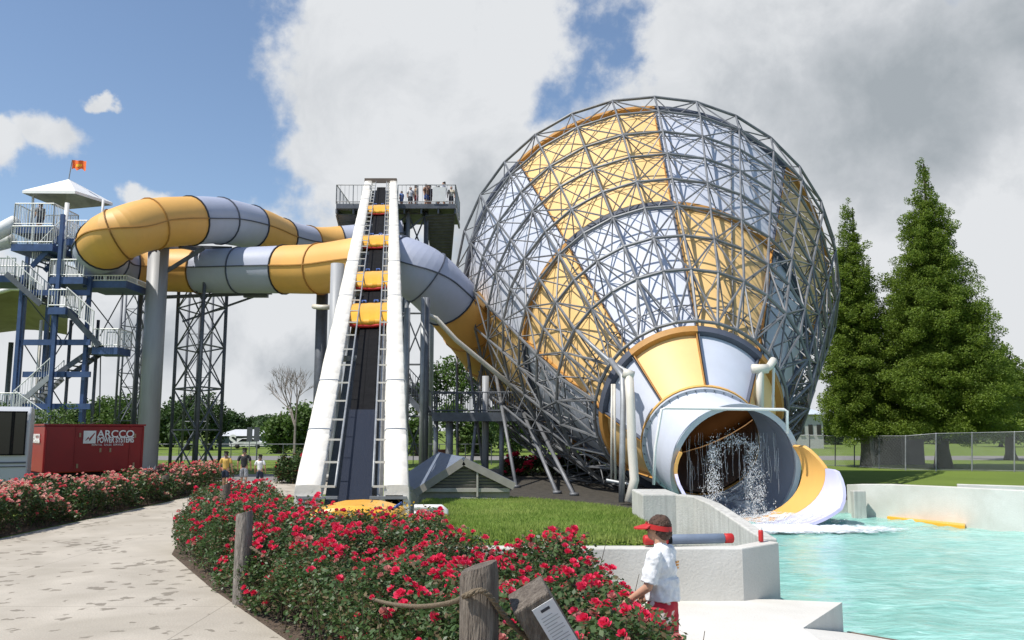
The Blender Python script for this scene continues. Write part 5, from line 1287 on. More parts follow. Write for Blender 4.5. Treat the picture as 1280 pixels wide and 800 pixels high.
c = G(1187, 585); zt1 = P(1172, 205, c.y).z
tree('cypress_tree', 'tallest bald cypress with a broad skirt right of the funnel', (c.x - .4, c.y, 0), .42, zt1, conifer_clumps(c.x - .5, c.y, 2.6, zt1, 5.5, 3, 1.25, .78, 62), 'foliage', .13, 300, 'cypress trees on the grass right of the pool')
c = G(1083, 584); zt2_ = P(1076, 259, c.y).z
tree('cypress_tree', 'narrower darker cypress between the funnel and the tallest tree', (c.x, c.y, 0), .3, zt2_, conifer_clumps(c.x - .4, c.y, 2.4, zt2_, 2.9, 4, 1.1, .50, 54), 'foliage', .13, 300, 'cypress trees on the grass right of the pool')
c = P(1262, 420, 70); tree('cypress_tree', 'lower cypress partly hidden behind the right edge of the tallest one', (c.x + .5, 72, 0), .4, 10, conifer_clumps(c.x + .5, 72, 2.5, 9.8, 4.2, 8, 1, .6, 14), 'foliage', .22, 200, 'cypress trees on the grass right of the pool')
def round_clumps(bx_, by_, z0, z1, R, seed, n=26, core=0.0):
    r = np.random.default_rng(seed); out = []
    for i in range(n):
        d_ = r.normal(size=3); d_ /= np.linalg.norm(d_); q = r.uniform(.35, .95)
        cz_ = (z0 + z1) / 2; out.append(((bx_ + R * q * d_[0] * .8, by_ + R * q * d_[1] * .8, cz_ + (z1 - z0) / 2 * q * d_[2] * .8), (R * r.uniform(.22, .42), R * r.uniform(.22, .42), (z1 - z0) * r.uniform(.10, .18))))
    return out
sd_ = 100
labs = ['leafy tree in the distance seen under the stair tower', 'leafy background tree left of the thick column', 'dark round tree behind the lattice pylon', 'background tree right of the lattice pylon', 'far tree above the low grey building', 'far tree beyond the road left of the bare tree', 'bushy green tree just left of the bare tree']
spec = [(-10, 118, 486, 60, 'foliage_dark'), (40, 120, 500, 40, 'foliage_mid'), (128, 112, 486, 34, 'foliage_mid'), (160, 110, 482, 30, 'foliage_mid'), (236, 108, 482, 36, 'foliage_dark'), (264, 112, 488, 26, 'foliage_dark'), (292, 150, 508, 22, 'foliage_dark'), (315, 155, 514, 16, 'foliage_dark'), (100, 125, 498, 30, 'foliage_dark'),
        (350, 92, 508, 28, 'foliage_mid'), (380, 95, 492, 36, 'foliage_mid'), (405, 98, 488, 28, 'foliage_mid'),
        (520, 105, 470, 24, 'foliage_dark'), (545, 98, 440, 32, 'foliage_dark'), (576, 96, 430, 34, 'foliage_mid'), (606, 102, 448, 28, 'foliage_dark'), (560, 84, 500, 30, 'foliage_mid'), (640, 98, 470, 34, 'foliage_mid'), (595, 84, 512, 30, 'foliage_mid'), (690, 100, 480, 34, 'foliage_dark'), (522, 84, 508, 22, 'foliage_mid'), (740, 105, 500, 40, 'foliage_dark'),
        (75, 132, 505, 34, 'foliage_dark'), (190, 135, 500, 34, 'foliage_dark'), (215, 128, 494, 30, 'foliage_dark'), (338, 140, 516, 30, 'foliage_dark'), (430, 120, 500, 36, 'foliage_dark'), (665, 120, 500, 40, 'foliage_dark'), (625, 118, 505, 30, 'foliage_dark'),
        (1250, 130, 505, 40, 'foliage_mid'), (1130, 160, 515, 46, 'foliage_dark'), (1195, 165, 512, 44, 'foliage_dark'), (1040, 150, 520, 30, 'foliage_dark'), (1300, 110, 480, 40, 'foliage_dark'), (960, 130, 505, 40, 'foliage_dark'), (880, 130, 500, 50, 'foliage_dark'), (800, 120, 500, 50, 'foliage_dark')]
places = ['at the far left behind the shade canopy', 'behind the bus and the blue stairs', 'seen under the stair tower landing', 'between the stair tower and the thick column', 'behind the left half of the lattice pylon', 'just right of the lattice pylon', 'above the low grey building, nearer the pylon', 'above the low grey building, nearer the conveyor', 'behind the red container top',
          'left of the bare tree, low and bright green', 'around the foot of the bare tree', 'directly left of the conveyor',
          'immediately right of the conveyor, dark and tall', 'behind the footbridge stairs, tall and thin topped', 'above the middle of the footbridge, tallest there', 'behind the slim post at the funnel edge', 'low and bright under the tall ones at the footbridge', 'behind the lower left lattice of the funnel', 'low behind the footbridge railing', 'behind the funnel legs', 'small behind the foot of the bridge stairs', 'in shade deep behind the funnel',
          'far behind the stair tower legs', 'far behind the red container, beside the thick column', 'directly behind the thick column, far off', 'far behind the walkers, left of the bare tree', 'hidden mostly by the conveyor rails', 'behind the splayed funnel legs, far off', 'far behind the right end of the footbridge',
          'far right beyond the chain link fence', 'in the distance behind the two cypresses', 'in the distance under the tallest cypress', 'beside the pale building right of the funnel', 'cut by the right edge of the picture', 'far behind the right side of the mouth', 'far behind the funnel mouth', 'far behind the grey supply pipes']
for (x, D, ytop, rp, m), pl in zip(spec, places):
    c = P(x, 540, D); zt__ = P(x, ytop, D).z; R = rp / F * D; sd_ += 1
    z0 = -.6 if D != 96 else 3
    tall = 505 > ytop and 515 < x < 620
    cl = round_clumps(c.x, D, (zt__ * .42 if tall else z0), zt__, R * (1.0 if not tall else 1.0), sd_, 30 if tall else 52)
    if tall: cl += [((c.x + rng.normal(0, R * .3), D + rng.normal(0, 1), rng.uniform(2, zt__ * .5)), (R * .35, R * .35, .9)) for _ in range(5)]
    tree('background_tree', f'{"dark" if m.endswith("dark") else "mid"} green tree {pl}', (c.x, D, 0), .28, zt__ * .9, cl, m, (.40 if D < 120 else .55), 26 if not tall else 14, 'trees in the background', limbs=tall)
# bare tree
def bare(x, D, ytop, label):
    c = P(x, 560, D); th = thing('bare_tree', label, 'tree', (c.x, D, 0)); H_ = P(x, ytop, D).z; r = np.random.default_rng(77); b = MB(); t_ = MB()
    def grow(p, d_, L_, rad, lv):
        q = p + d_ * L_; (b if lv < 2 else t_).tube(p, q, rad, 5, r2=rad * .6, cap=False)
        if lv >= 5: return
        for k in range(3 if lv < 4 else 4):
            e = d_ + r.normal(0, .38, 3); e[2] += .18; e /= np.linalg.norm(e); grow(p + d_ * L_ * r.uniform(.6, 1), e, L_ * r.uniform(.62, .82), rad * .6, lv + 1)
    grow(np.array([c.x, D, 0.]), np.array([0, 0, 1.]), H_ * .40, .17, 0); part(b, 'trunk', 'bare', th); part(t_, 'branches', 'bare', th)
bare(368, 88, 460, 'leafless pale grey tree standing left of the conveyor')

# ------------------------------------------------------------------ fence, buildings, cars
fe = thing('chain_link_fence', 'chain link fence with grey posts across the grass behind the right pool wall', 'fence', tuple(G(1100, 588)))
fpts = [(970, 544, 581), (1012, 544, 582), (1044, 545, 583), (1068, 545, 584), (1099, 545, 586), (1132, 545, 588), (1170, 542, 589), (1215, 541, 589), (1268, 540, 590), (1330, 538, 592), (1400, 536, 594)]
P3 = []
for x, yt, yb in fpts:
    g_ = G(x, yb); t = P(x, yt, g_.y); P3.append((g_, t)); b = MB(); b.tube(g_, t, .04, 6); b.lathe([(0, .06), (.05, 0), (.05, -.03)], t, 8); part(b, 'post', 'steel' if x > 1120 else 'steel_dark', fe)
b = MB()
b.path([t for g_, t in P3], .028, 6); part(b, 'top_rail', 'steel', fe); b = MB(); b.path([g_ + V(0, 0, .08) for g_, t in P3], .012, 4); part(b, 'tension_wire', 'steel', fe)
m = mat('chain_mesh', (.3, .31, .32), .5, .3); N, L, bb = nodes(m); tc = N.new('ShaderNodeTexCoord'); sx = N.new('ShaderNodeSeparateXYZ'); L.new(tc.outputs['Object'], sx.inputs[0])
def mt_(op, a, b=None):
    n = N.new('ShaderNodeMath'); n.operation = op
    for i, q in enumerate((a, b)):
        if q is None: continue
        if isinstance(q, (int, float)): n.inputs[i].default_value = q
        else: L.new(q, n.inputs[i])
    return n.outputs[0]
def band(s_): return mt_('LESS_THAN', mt_('ABSOLUTE', mt_('SUBTRACT', mt_('FRACT', mt_('MULTIPLY', s_, 12.0)), .5)), .055)
L.new(mt_('MAXIMUM', band(mt_('ADD', sx.outputs[0], sx.outputs[2])), band(mt_('SUBTRACT', sx.outputs[0], sx.outputs[2]))), bb.inputs['Alpha'])
b = MB()
for (g0, t0), (g1, t1) in zip(P3[:-1], P3[1:]): b.add([g0, g1, t1, t0], [(0, 1, 2, 3)])
part(b, 'mesh', m, fe)
# low fence on the left beyond the plaza
fe = thing('wire_fence', 'low dark wire fence along the far grass behind the walkers', 'fence', (-15, 62, 0)); b = MB()
for i in range(16): b.tube((-30 + i * 1.9, 62, 0), (-30 + i * 1.9, 62, 1.5), .035, 5)
part(b, 'posts', 'steel_dark', fe); b = MB(); b.tube((-30, 62, 1.5), (-1.5, 62, 1.5), .03, 5); b.tube((-30, 62, .8), (-1.5, 62, .8), .012, 4); part(b, 'rails', 'steel_dark', fe)

def building(name, label, x0, x1, ytop, D, depth, mwall, mroof, wins=6, roofh=1.0, z0=0, doors=0):
    a, c = P(x0, ytop, D), P(x1, ytop, D); th = thing(name, label, 'building', ((a.x + c.x) / 2, D, 0)); zt__ = a.z; W_ = c.x - a.x
    b = MB(); b.box(((a.x + c.x) / 2, D + depth / 2, zt__ / 2), (W_, depth, zt__)); part(b, 'wall', mwall, th)
    b = MB(); e = .5
    b.add([(a.x - e, D - e, zt__ + .003), (c.x + e, D - e, zt__ + .003), (c.x + e, D + depth + e, zt__ + .003), (a.x - e, D + depth + e, zt__ + .003), (a.x + e, D + depth / 2, zt__ + roofh), (c.x - e, D + depth / 2, zt__ + roofh)],
          [(3, 2, 1, 0), (0, 1, 5, 4), (2, 3, 4, 5), (1, 2, 5), (3, 0, 4)]); part(b, 'roof', mroof, th)
    for i in range(wins):
        x = a.x + W_ * (i + .5) / wins; b = MB(); b.box((x, D - .02, zt__ * .55), (W_ / wins * .5, .12, zt__ * .3)); w_ = part(b, 'window', 'glass', th)
        b = MB(); b.box((x, D - .06, zt__ * .55 - zt__ * .17), (W_ / wins * .56, .16, .1)); rebase(b.build('sill', 'white'), w_)
    return th
bd = building('long_building', 'long low grey building with a pale roof edge far beyond the road at left', 271, 372, 545, 128, 14, mat('bluegrey_wall', (.12, .14, .17), .8), mat('pale_roof', (.55, .56, .57), .6), 0, 1.0)
text('Spa', 2.4, P(300, 551.5, 127.4), (PI / 2, 0, 0), 'letter', bd, 'sign_lettering', bold=.06)
bd = building('pale_building', 'pale two storey building with dark windows right of the funnel lattice', 986, 1028, 518, 118, 14, mat('pale_wall', (.42, .42, .40), .8), mat('pale_metal_roof', (.50, .56, .62), .5), 4, 1.4)
bd = building('low_building', 'very distant low pale building behind the right hand trees', 1085, 1180, 533, 230, 20, mat('dist_wall', (.5, .5, .48), .8), mat('dist_roof', (.3, .32, .35), .6), 5, 1.5)
en = thing('utility_enclosure', 'dark grey walled utility enclosure standing behind the cypress trunks', 'enclosure', tuple(G(1140, 583)))
b = MB(); c = G(1135, 582); b.box((c.x - .75, c.y + 2.5, 1.35), (2.0, 2.2, 2.7)); part(b, 'dark_block', mat('dark_enclosure', (.035, .037, .035), .8), en)
b = MB(); b.box((c.x + 1.2, c.y + 2.9, 1.15), (1.9, 2, 2.3)); part(b, 'grey_block', mat('grey_enclosure', (.12, .12, .115), .8, bump=.3), en)
def car(x, y, D, colr, label, rz=0):
    p = P(x, y, D); th = thing('parked_car', label, 'car', (p.x, D, 0), 'cars parked on the far side of the grass'); b = MB()
    pr = [(-2.2, .35), (-2.25, .75), (-1.5, .95), (-.8, 1.42), (.7, 1.45), (1.4, 1.0), (2.2, .85), (2.25, .35)]; n = len(pr)
    b.add([(p.x + a, D - .85, z) for a, z in pr] + [(p.x + a, D + .85, z) for a, z in pr], [tuple(range(n)), tuple(range(2 * n - 1, n - 1, -1))] + [(i, i + n, (i + 1) % n + n, (i + 1) % n) for i in range(n)]); part(b, 'body', mat('car_paint', colr, .3), th, bevel=.05)
    b = MB(); b.add([(p.x + a, D - .87, z) for a, z in [(-1.3, .98), (-.75, 1.34), (.65, 1.36), (1.2, 1.0)]], [(0, 1, 2, 3)]); part(b, 'side_window', 'glass', th)
    for a in (-1.4, 1.4): b = MB(); b.tube((p.x + a, D - .9, .33), (p.x + a, D - .7, .33), .33, 14); part(b, 'wheel', 'tyre', th)
car(1218, 541, 190, (.7, .7, .7), 'white car parked beyond the fence right of the tallest cypress'); car(1062, 541, 200, (.65, .65, .65), 'pale car parked far away left of the narrow cypress'); car(1108, 541, 205, (.4, .42, .45), 'silver car parked far away between the two cypresses')
car(1012, 541, 170, (.12, .13, .15), 'dark car parked in front of the pale building'); car(312, 548, 118, (.75, .75, .75), 'white car parked in front of the long low building'); car(1200, 541, 195, (.1, .1, .12), 'dark car next to the white one beyond the fence')
for x, lab in ((312, 'grey panel sign on posts beyond the walkers, left one'), (321, 'grey panel sign on posts beyond the walkers, right one')):
    D = 66; p = P(x, 543, D); th = thing('panel_sign', lab, 'sign', (p.x, D, 0), 'grey panel signs by the far road'); b = MB(); b.box((p.x, D, p.z), (.42, .06, 1.1)); part(b, 'panel', 'steel_dark', th); b = MB(); b.tube((p.x, D + .06, 0), (p.x, D + .06, p.z), .035, 6); part(b, 'post', 'steel', th)
# white pickets at the column foot
th = thing('picket_edging', 'row of pale pointed pickets around the foot of the thick column', 'edging', tuple(G(200, 597))); b = MB()
for i in range(14):
    p = G(184 + i * 2.3, 598); h_ = .62 + .1 * math.sin(i * 2); b.add([(p.x - .05, p.y, 0), (p.x + .05, p.y, 0), (p.x + .06, p.y, h_ * .8), (p.x + .01, p.y, h_), (p.x - .05, p.y, h_ * .8), (p.x, p.y + .05, 0)], [(0, 1, 2, 3, 4), (1, 5, 3, 2), (5, 0, 4, 3)])
part(b, 'pickets', 'steel', th)
# feathery green shrub behind the container
c = P(62, 520, 34); cl = [((c.x + rng.normal(0, 1.1), 34 + rng.normal(0, .5), rng.uniform(1.6, 3.3)), (.45, .4, .4)) for _ in range(22)]
tree('feathery_shrub', 'light green feathery shrub rising behind the red container', (c.x, 34, 0), .06, 2.8, cl, 'foliage_mid', .12, 260, limbs=True); bpy.data.objects['feathery_shrub']['category'] = 'shrub'

# ------------------------------------------------------------------ people
def skinmesh(name, V_, E_, R_, m, parent, sub=1, root=0):
    me = bpy.data.meshes.new(name); me.from_pydata([tuple(v) for v in V_], E_, []); me.materials.append(M[m] if isinstance(m, str) else m)
    o = bpy.data.objects.new(name, me); col.objects.link(o); o.parent = parent
    sk = o.modifiers.new('Skin', 'SKIN'); sk.use_smooth_shade = True
    for i, r in enumerate(R_):
        d_ = me.skin_vertices[0].data[i]; d_.radius = r if isinstance(r, tuple) else (r, r); d_.use_root = (i == root)
    if sub: s = o.modifiers.new('Subdivision', 'SUBSURF'); s.levels = sub; s.render_levels = sub
    return o
def person(loc, rz, h, label, shirt, legsm, hair='hair', group=None, pose='stand', skirt=False, scale_sub=1, armL=None, armR=None, stride=.0, detail=False, shortl=.5):
    """local axes: x right, y forward, z up; built for 1.75 m and scaled"""
    k = h / 1.75; th = thing('person', label, 'person', loc, group); th.rotation_euler = (0, 0, rz); th.scale = (k, k, k)
    aL = armL or [(-.20, 0, 1.42), (-.27, -.02, 1.14), (-.28, .06, .88), (-.275, .09, .80)]
    aR = armR or [(.20, 0, 1.42), (.27, -.02, 1.14), (.28, .06, .88), (.275, .09, .80)]
    V_ = [(0, 0, .97), (0, 0, 1.12), (0, -.01, 1.30), (0, 0, 1.43), (0, .01, 1.52), (0, .02, 1.58), (0, .03, 1.66), (0, .02, 1.72)]
    R_ = [(.15, .11), (.14, .10), (.165, .115), (.10, .08), (.055, .06), (.072, .085), (.085, .10), (.055, .07)]
    E_ = [(i, i + 1) for i in range(7)]
    def chain(start, pts, rs):
        prev = start
        for p, r in zip(pts, rs): V_.append(p); R_.append(r); E_.append((prev, len(V_) - 1)); prev = len(V_) - 1
    chain(3, aL, [.058, .042, .030, .026]); hl = len(V_) - 1
    chain(3, aR, [.058, .042, .030, .026]); hr = len(V_) - 1
    s = stride
    legL = [(-.095, 0, .90), (-.10, s * .5 + .02, .50), (-.10, s - .04, .10), (-.10, s - .03, .045), (-.105, s + .13, .03)]; legR = [(.095, 0, .90), (.10, -s * .5 + .03, .50), (.10, -s - .04, .10), (.10, -s - .03, .045), (.105, -s + .13, .03)]
    chain(0, legL, [.088, .060, .040, .042, .030]); chain(0, legR, [.088, .060, .040, .042, .030])
    if detail: 
        V_.append((0, .118, 1.625)); R_.append(.014); E_.append((6, len(V_) - 1))
    body = skinmesh('body', V_, E_, R_, 'skin', th, scale_sub)
    # hands: palm and five fingers each
    if detail:
        for hx, sg in ((aL[-1], 1), (aR[-1], -1)):
            hx = Vector(hx); fv_ = [tuple(hx), tuple(hx + Vector((0, .02, -.07)))]; fr2 = [.026, .03]; fe_ = [(0, 1)]
            for q in range(4):
                b0 = len(fv_); y = -.03 + q * .02; fv_ += [tuple(hx + Vector((0, y + .02, -.10))), tuple(hx + Vector((sg * .012, y + .03, -.14))), tuple(hx + Vector((sg * .03, y + .03, -.165 + .01 * abs(q - 1.5))))]; fr2 += [.010, .009, .008]; fe_ += [(1, b0), (b0, b0 + 1), (b0 + 1, b0 + 2)]
            b0 = len(fv_); fv_ += [tuple(hx + Vector((sg * .015, .05, -.05))), tuple(hx + Vector((sg * .02, .065, -.09)))]; fr2 += [.012, .01]; fe_ += [(0, b0), (b0, b0 + 1)]
            skinmesh('hand', fv_, fe_, fr2, 'skin', th, 1)
    # shirt
    SV = [(0, 0, .93), (0, 0, 1.12), (0, -.01, 1.30), (0, 0, 1.425), (0, .0, 1.475)]; SR = [(.172, .132), (.16, .12), (.185, .135), (.125, .10), (.07, .065)]; SE = [(0, 1), (1, 2), (2, 3), (3, 4)]
    for a_ in (aL, aR):
        e0, e1_ = Vector(a_[0]), Vector(a_[1]); b0 = len(SV); SV += [tuple(e0), tuple(e0.lerp(e1_, .8))]; SR += [.078, .072]; SE += [(3, b0), (b0, b0 + 1)]
    skinmesh('shirt', SV, SE, SR, shirt, th, scale_sub, 1)
    LV = [(0, 0, 1.0), (0, 0, .93)]; LR = [(.155, .12), (.165, .128)]; LE = [(0, 1)]
    for l_ in (legL, legR):
        a_, c_ = Vector(l_[0]), Vector(l_[1]); b0 = len(LV); LV += [tuple(a_), tuple(a_.lerp(c_, shortl)), tuple(a_.lerp(c_, min(1.0, shortl + .4)))]; LR += [.105, .098, .095]; LE += [(1, b0), (b0, b0 + 1), (b0 + 1, b0 + 2)]
    skinmesh('shorts', LV, LE, LR, legsm, th, scale_sub, 1)
    # hair cap
    HV = [(0, -.03, 1.60), (0, -.02, 1.67), (0, .0, 1.735)]; HR = [(.07, .07), (.092, .095), (.07, .08)]
    skinmesh('hair', HV, [(0, 1), (1, 2)], HR, hair, th, 1, 1)
    return th
def clothm(n, c, **k): return mat(n, c, .8, 0, .12, 10, .3, 14, **k)
W_sh, B_sh, Y_sh = clothm('white_shirt', (.78, .79, .80)), clothm('black_shirt', (.03, .032, .035)), clothm('yellow_top', (.65, .42, .10))
navy = clothm('navy_shorts', (.02, .03, .06))
plaid = mat('plaid', (.05, .06, .09), .8, 0, 0, 26, c2=(.6, .62, .65)); reds = mat('red_floral', (.45, .015, .03), .8, 0, 0, 9, .3, 14, c2=(.5, .02, .04))
N, L, bb = nodes(reds); vo = N.new('ShaderNodeTexVoronoi'); vo.inputs['Scale'].default_value = 9; tc = N.new('ShaderNodeTexCoord'); L.new(tc.outputs['Object'], vo.inputs['Vector']); mr = N.new('ShaderNodeMapRange'); mr.inputs[1].default_value = .34; mr.inputs[2].default_value = .26; L.new(vo.outputs['Distance'], mr.inputs[0])
mx = N.new('ShaderNodeMix'); mx.data_type = 'RGBA'; mx.inputs[7].default_value = (.7, .6, .55, 1); old = bb.inputs['Base Color'].links[0].from_socket; L.new(mr.outputs[0], mx.inputs[0]); L.new(old, mx.inputs[6]); L.new(mx.outputs[2], bb.inputs['Base Color'])
gw = 'people walking away along the far path'
p = G(281, 613); person((p.x, p.y, .006), 0, P(281, 565, p.y).z, 'woman walking away in a yellow top and dark skirt', Y_sh, navy, group=gw, stride=.12)
p = G(304, 612); person((p.x, p.y, .006), .1, P(304, 561, p.y).z, 'man walking away in a black shirt and plaid shorts', B_sh, plaid, group=gw, stride=.1, shortl=.75)
p = G(324, 611); person((p.x, p.y, .006), -.05, P(324, 569, p.y).z, 'person walking away in a white numbered shirt', W_sh, navy, group=gw, stride=-.1, shortl=.7)
# lifeguard behind the roses: back half turned to us, looking left
def ell(b, c, r, n=18, ax=None):
    rows = []; A_ = Matrix.Identity(3) if ax is None else Matrix(ax).transposed()
    for i in range(n // 2 + 1):
        t = PI * i / (n // 2); rows.append([tuple(Vector(c) + A_ @ Vector((r[0] * math.sin(t) * math.cos(a), r[1] * math.sin(t) * math.sin(a), r[2] * math.cos(t)))) for a in np.linspace(0, 2 * PI, n, endpoint=False)])
    k = len(rows); top, bot = rows[0][0], rows[-1][0]; vs = [top] + sum(rows[1:-1], []) + [bot]; fs = []
    for a in range(n): fs.append((0, 1 + a, 1 + (a + 1) % n)); fs.append((len(vs) - 1, 1 + (k - 3) * n + (a + 1) % n, 1 + (k - 3) * n + a))
    for i in range(k - 3): fs += [(1 + i * n + a, 1 + (i + 1) * n + a, 1 + (i + 1) * n + (a + 1) % n, 1 + i * n + (a + 1) % n) for a in range(n)]
    b.add(vs, fs, 0, True)
def cap_(b, p, q, r1, r2):
    b.tube(p, q, r1, 14, r2=r2); ell(b, p, (r1, r1, r1), 14); ell(b, q, (r2, r2, r2), 14)
def merged(b, name, m, parent, vox=.012, disp=0, dscale=.12, smooth=4):
    """union of the overlapping shapes as one continuous skin"""
    o = b.build(name, m, parent); r = o.modifiers.new('Remesh', 'REMESH'); r.mode = 'VOXEL'; r.voxel_size = vox; r.use_smooth_shade = True
    s_ = o.modifiers.new('Smooth', 'SMOOTH'); s_.iterations = smooth; s_.factor = .5
    if disp:
        t = bpy.data.textures.new(name, 'CLOUDS'); t.noise_scale = dscale; d_ = o.modifiers.new('Folds', 'DISPLACE'); d_.texture = t; d_.strength = disp; d_.mid_level = .5; d_.texture_coords = 'LOCAL'
    return o
lg = thing('person', 'man in red visor and white t-shirt standing behind the rose bed', 'person', (1.36, 7.85, .002)); lg.rotation_euler = (0, 0, PI / 2 - .52); lg.scale = (.985,) * 3
b = MB()
ell(b, (0, .035, 1.645), (.077, .098, .098), 20); ell(b, (0, .065, 1.575), (.055, .068, .055), 16)      # skull, jaw
cap_(b, (0, .0, 1.44), (0, .02, 1.57), .058, .055); ell(b, (0, .135, 1.62), (.013, .022, .018), 10); ell(b, (0, .12, 1.578), (.024, .014, .009), 10)
for sx_ in (-1, 1): ell(b, (sx_ * .078, .022, 1.625), (.012, .022, .032), 10)
ell(b, (0, 0, 1.30), (.17, .11, .17), 20); ell(b, (0, 0, 1.10), (.145, .10, .16), 20); ell(b, (0, 0, .93), (.16, .115, .13), 20); ell(b, (0, 0, 1.41), (.13, .075, .06), 16)
armsL = [(-.185, 0, 1.40), (-.235, .05, 1.14), (-.20, .25, 1.0)]; armsR = [(.185, 0, 1.40), (.235, .03, 1.13), (.20, .22, .98)]
for A_ in (armsL, armsR):
    cap_(b, A_[0], A_[1], .055, .042); cap_(b, A_[1], A_[2], .042, .028)
    h0 = Vector(A_[2]); dr = (Vector(A_[2]) - Vector(A_[1])).normalized(); sg_ = 1 if h0.x < 0 else -1
    ell(b, h0 + dr * .05, (.022, .05, .038), 12)
    for k_, (lf, zz) in enumerate(((.070, .030), (.080, .011), (.074, -.009), (.060, -.028))):
        p0 = h0 + dr * .085 + Vector((0, 0, zz)); p1 = p0 + dr * lf * .5 + Vector((sg_ * .006, 0, -.004)); p2 = p1 + dr * lf * .35 + Vector((sg_ * .022, 0, -.012)); cap_(b, p0, p1, .0095, .009); cap_(b, p1, p2, .009, .0075)
    p0 = h0 + dr * .03 + Vector((sg_ * .015, 0, .03)); p1 = p0 + dr * .045 + Vector((sg_ * .02, 0, .022)); cap_(b, p0, p1, .012, .009)
for sx_ in (-1, 1):
    cap_(b, (sx_ * .09, 0, .90), (sx_ * .10, .02, .49), .088, .055); cap_(b, (sx_ * .10, .02, .49), (sx_ * .10, -.02, .09), .055, .036); ell(b, (sx_ * .10, -.03, .30), (.05, .055, .11), 12)
    ell(b, (sx_ * .105, .05, .045), (.045, .13, .045), 12)
merged(b, 'body', 'skin', lg, .0085, smooth=3)
b = MB(); ell(b, (0, -.005, 1.31), (.19, .128, .19), 20); ell(b, (0, -.005, 1.14), (.172, .125, .14), 20); b.tube((0, 0, 1.0), (0, 0, 1.2), .16, 24, r2=.155); ell(b, (0, 0, 1.415), (.15, .088, .06), 16); cap_(b, (0, 0, 1.42), (0, .008, 1.475), .072, .066)
for A_ in (armsL, armsR): p_, q_ = Vector(A_[0]), Vector(A_[1]); cap_(b, p_, p_.lerp(q_, .35), .075, .073); b.tube(p_.lerp(q_, .2), p_.lerp(q_, .88), .072, 14, r2=.078)
o = merged(b, 'shirt', W_sh, lg, .011, .035, .07, smooth=3)
b = MB()
for k_ in range(3): b.box((.06 + .012 * k_, -.128 + .004 * k_, 1.335 - .028 * k_), (.07 - .015 * k_, .012, .016))
b.build('shirt_print', mat('orange_print', (.75, .36, .10), .8), lg)
b = MB(); ell(b, (0, 0, .95), (.18, .14, .10), 20)
for sx_ in (-1, 1): b.tube((sx_ * .085, 0, .95), (sx_ * .10, .01, .56), .115, 18, r2=.118)
merged(b, 'shorts', reds, lg, .012, .025, .09)
b = MB(); ell(b, (0, .008, 1.668), (.094, .108, .094), 20); ell(b, (0, -.035, 1.60), (.082, .070, .07), 18)
for sx_ in (-1, 1): ell(b, (sx_ * .078, .0, 1.62), (.018, .035, .045), 10)
hm = MB(); hb = merged(b, 'hair', 'hair_brown', lg, .008, .022, .03, smooth=2)
vb = MB(); n = 28
def vband(z, e): return [((.098 + e) * math.cos(a), .022 + (.116 + e) * math.sin(a), z - .018 * math.sin(a) * -1 - .012) for a in np.linspace(0, 2 * PI, n + 1)]
v0, v1, v2, v3 = vband(1.640, .002), vband(1.640, .008), vband(1.685, .008), vband(1.685, .002)
vb.strip(v0, v1); vb.strip(v1, v2); vb.strip(v2, v3)
A_ = [(.105 * math.cos(a), .022 + .124 * math.sin(a), 1.675) for a in np.linspace(.10 * PI, .90 * PI, 15)]; B_ = [(.112 * math.cos(a), .04 + .225 * math.sin(a), 1.672 - .035 * math.sin(a) - .02 * abs(math.cos(a))) for a in np.linspace(.08 * PI, .92 * PI, 15)]
vb.strip(A_, B_); dn_ = [(x, y, z - .01) for x, y, z in B_]; vb.strip(B_, dn_); vb.strip([(x, y, z - .01) for x, y, z in A_], dn_)
vb.build('visor', 'redfoam', lg)
b = MB(); b.path([(.082, .03, 1.642), (.083, .09, 1.64), (.06, .122, 1.638), (.0, .135, 1.64), (-.06, .122, 1.638), (-.083, .09, 1.64), (-.082, .03, 1.642)], .005, 6)
for sx_ in (1, -1): b.box((sx_ * .036, .126, 1.63), (.05, .008, .032))
b.build('sunglasses', 'black', lg)
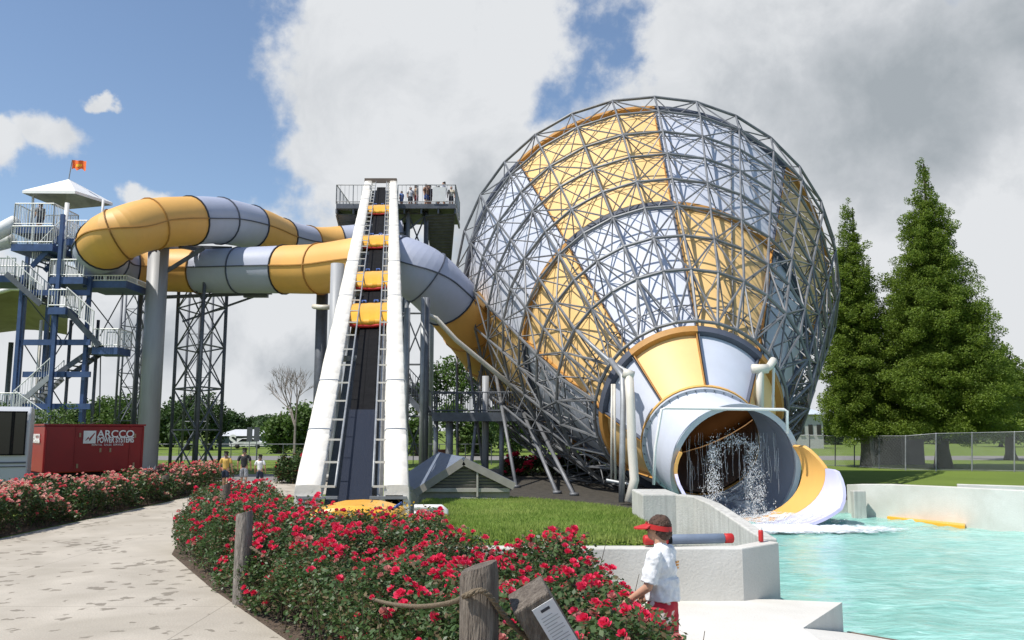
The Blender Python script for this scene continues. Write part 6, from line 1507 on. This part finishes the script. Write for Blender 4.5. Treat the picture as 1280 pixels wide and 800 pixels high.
# people on the tower platform
labs_ = [('crowd member in a blue top at the left end of the platform railing', (.1, .2, .5), 502, 1.15), ('person in a white top with blue shorts waiting at the railing', (.6, .6, .6), 513, 1.55), ('tall man in a tan shirt leaning at the platform railing', (.35, .25, .17), 520, 1.8), ('person with a brown towel near the middle of the railing', (.25, .13, .08), 533, 1.7), ('woman in dark swimwear next to the brown towel person', (.05, .04, .05), 537, 1.72),
         ('person behind the white notice board with short hair', (.4, .3, .25), 548, 1.7), ('tall person behind the right side of the notice board', (.3, .32, .4), 555, 1.85), ('person at the right corner of the high platform', (.5, .45, .35), 564, 1.6)]
for i, (lb, c_, x, hh) in enumerate(labs_):
    q = P(x, 250, 61.8 + .3 * (i % 3)); person((q.x, q.y, zt), rng.uniform(0, 6), hh * 1.02, lb, clothm('shirt', c_), clothm('shorts', [(.08, .12, .3), (.04, .04, .05), (.3, .05, .05)][i % 3]), group='people waiting on the high platform', scale_sub=0)
# two on the stair tower
q = P(28, 283, 46.5); person((q.x + .9, 46.6, P(17, 283, 45.4).z), 1, 1.6, 'person standing inside the top railed box of the stair tower', clothm('shirt', (.15, .15, .16)), navy, group='people on the stair tower', scale_sub=0)
q = P(113, 280, 46); person((q.x + .2, 47.8, P(83, 298, 45).z), 0, 1.6, 'dark haired person at the slide entrance under the canopy', clothm('shirt', (.3, .2, .15)), navy, group='people on the stair tower', scale_sub=0)

# rescue tube and bottle on the wall
rt = thing('rescue_tube', 'grey and red rescue float lying on the lawn edge wall', 'rescue tube', tuple(P(850, 680, 13.0)))
a, c = P(805, 681, 13.0), P(916, 675, 13.22); a.z = c.z = .86
def seg(s0, s1, m, nm, r=.075):
    b = MB(); b.path([a.lerp(c, s0), a.lerp(c, s0 + .01), a.lerp(c, s1 - .01), a.lerp(c, s1)], [r * .85, r, r, r * .85], 14); part(b, nm, m, rt)
seg(0, .26, 'redfoam', 'red_end'); seg(.26, .30, 'black', 'strap', .08); seg(.30, .90, 'greyfoam', 'foam_body'); seg(.90, 1, 'redfoam', 'red_end')
bo = thing('bottle', 'red drink bottle with a white cap on the pool wall corner', 'bottle', tuple(P(951, 668, 13.3)))
q = P(951, 668, 13.3); q.z = .80
b = MB(); b.lathe([(0, 0), (.035, 0), (.038, .02), (.038, .15), (.03, .175), (0, .175)], q, 16); part(b, 'flask', 'redfoam', bo); b = MB(); b.lathe([(.026, .175), (.028, .21), (.012, .225), (0, .23)], q, 12); part(b, 'cap', 'white', bo)

# ------------------------------------------------------------------ view
sc.view_settings.view_transform = 'Standard'; sc.view_settings.look = 'None'; sc.view_settings.exposure = 0; sc.view_settings.gamma = 1
sc.render.engine = 'CYCLES'
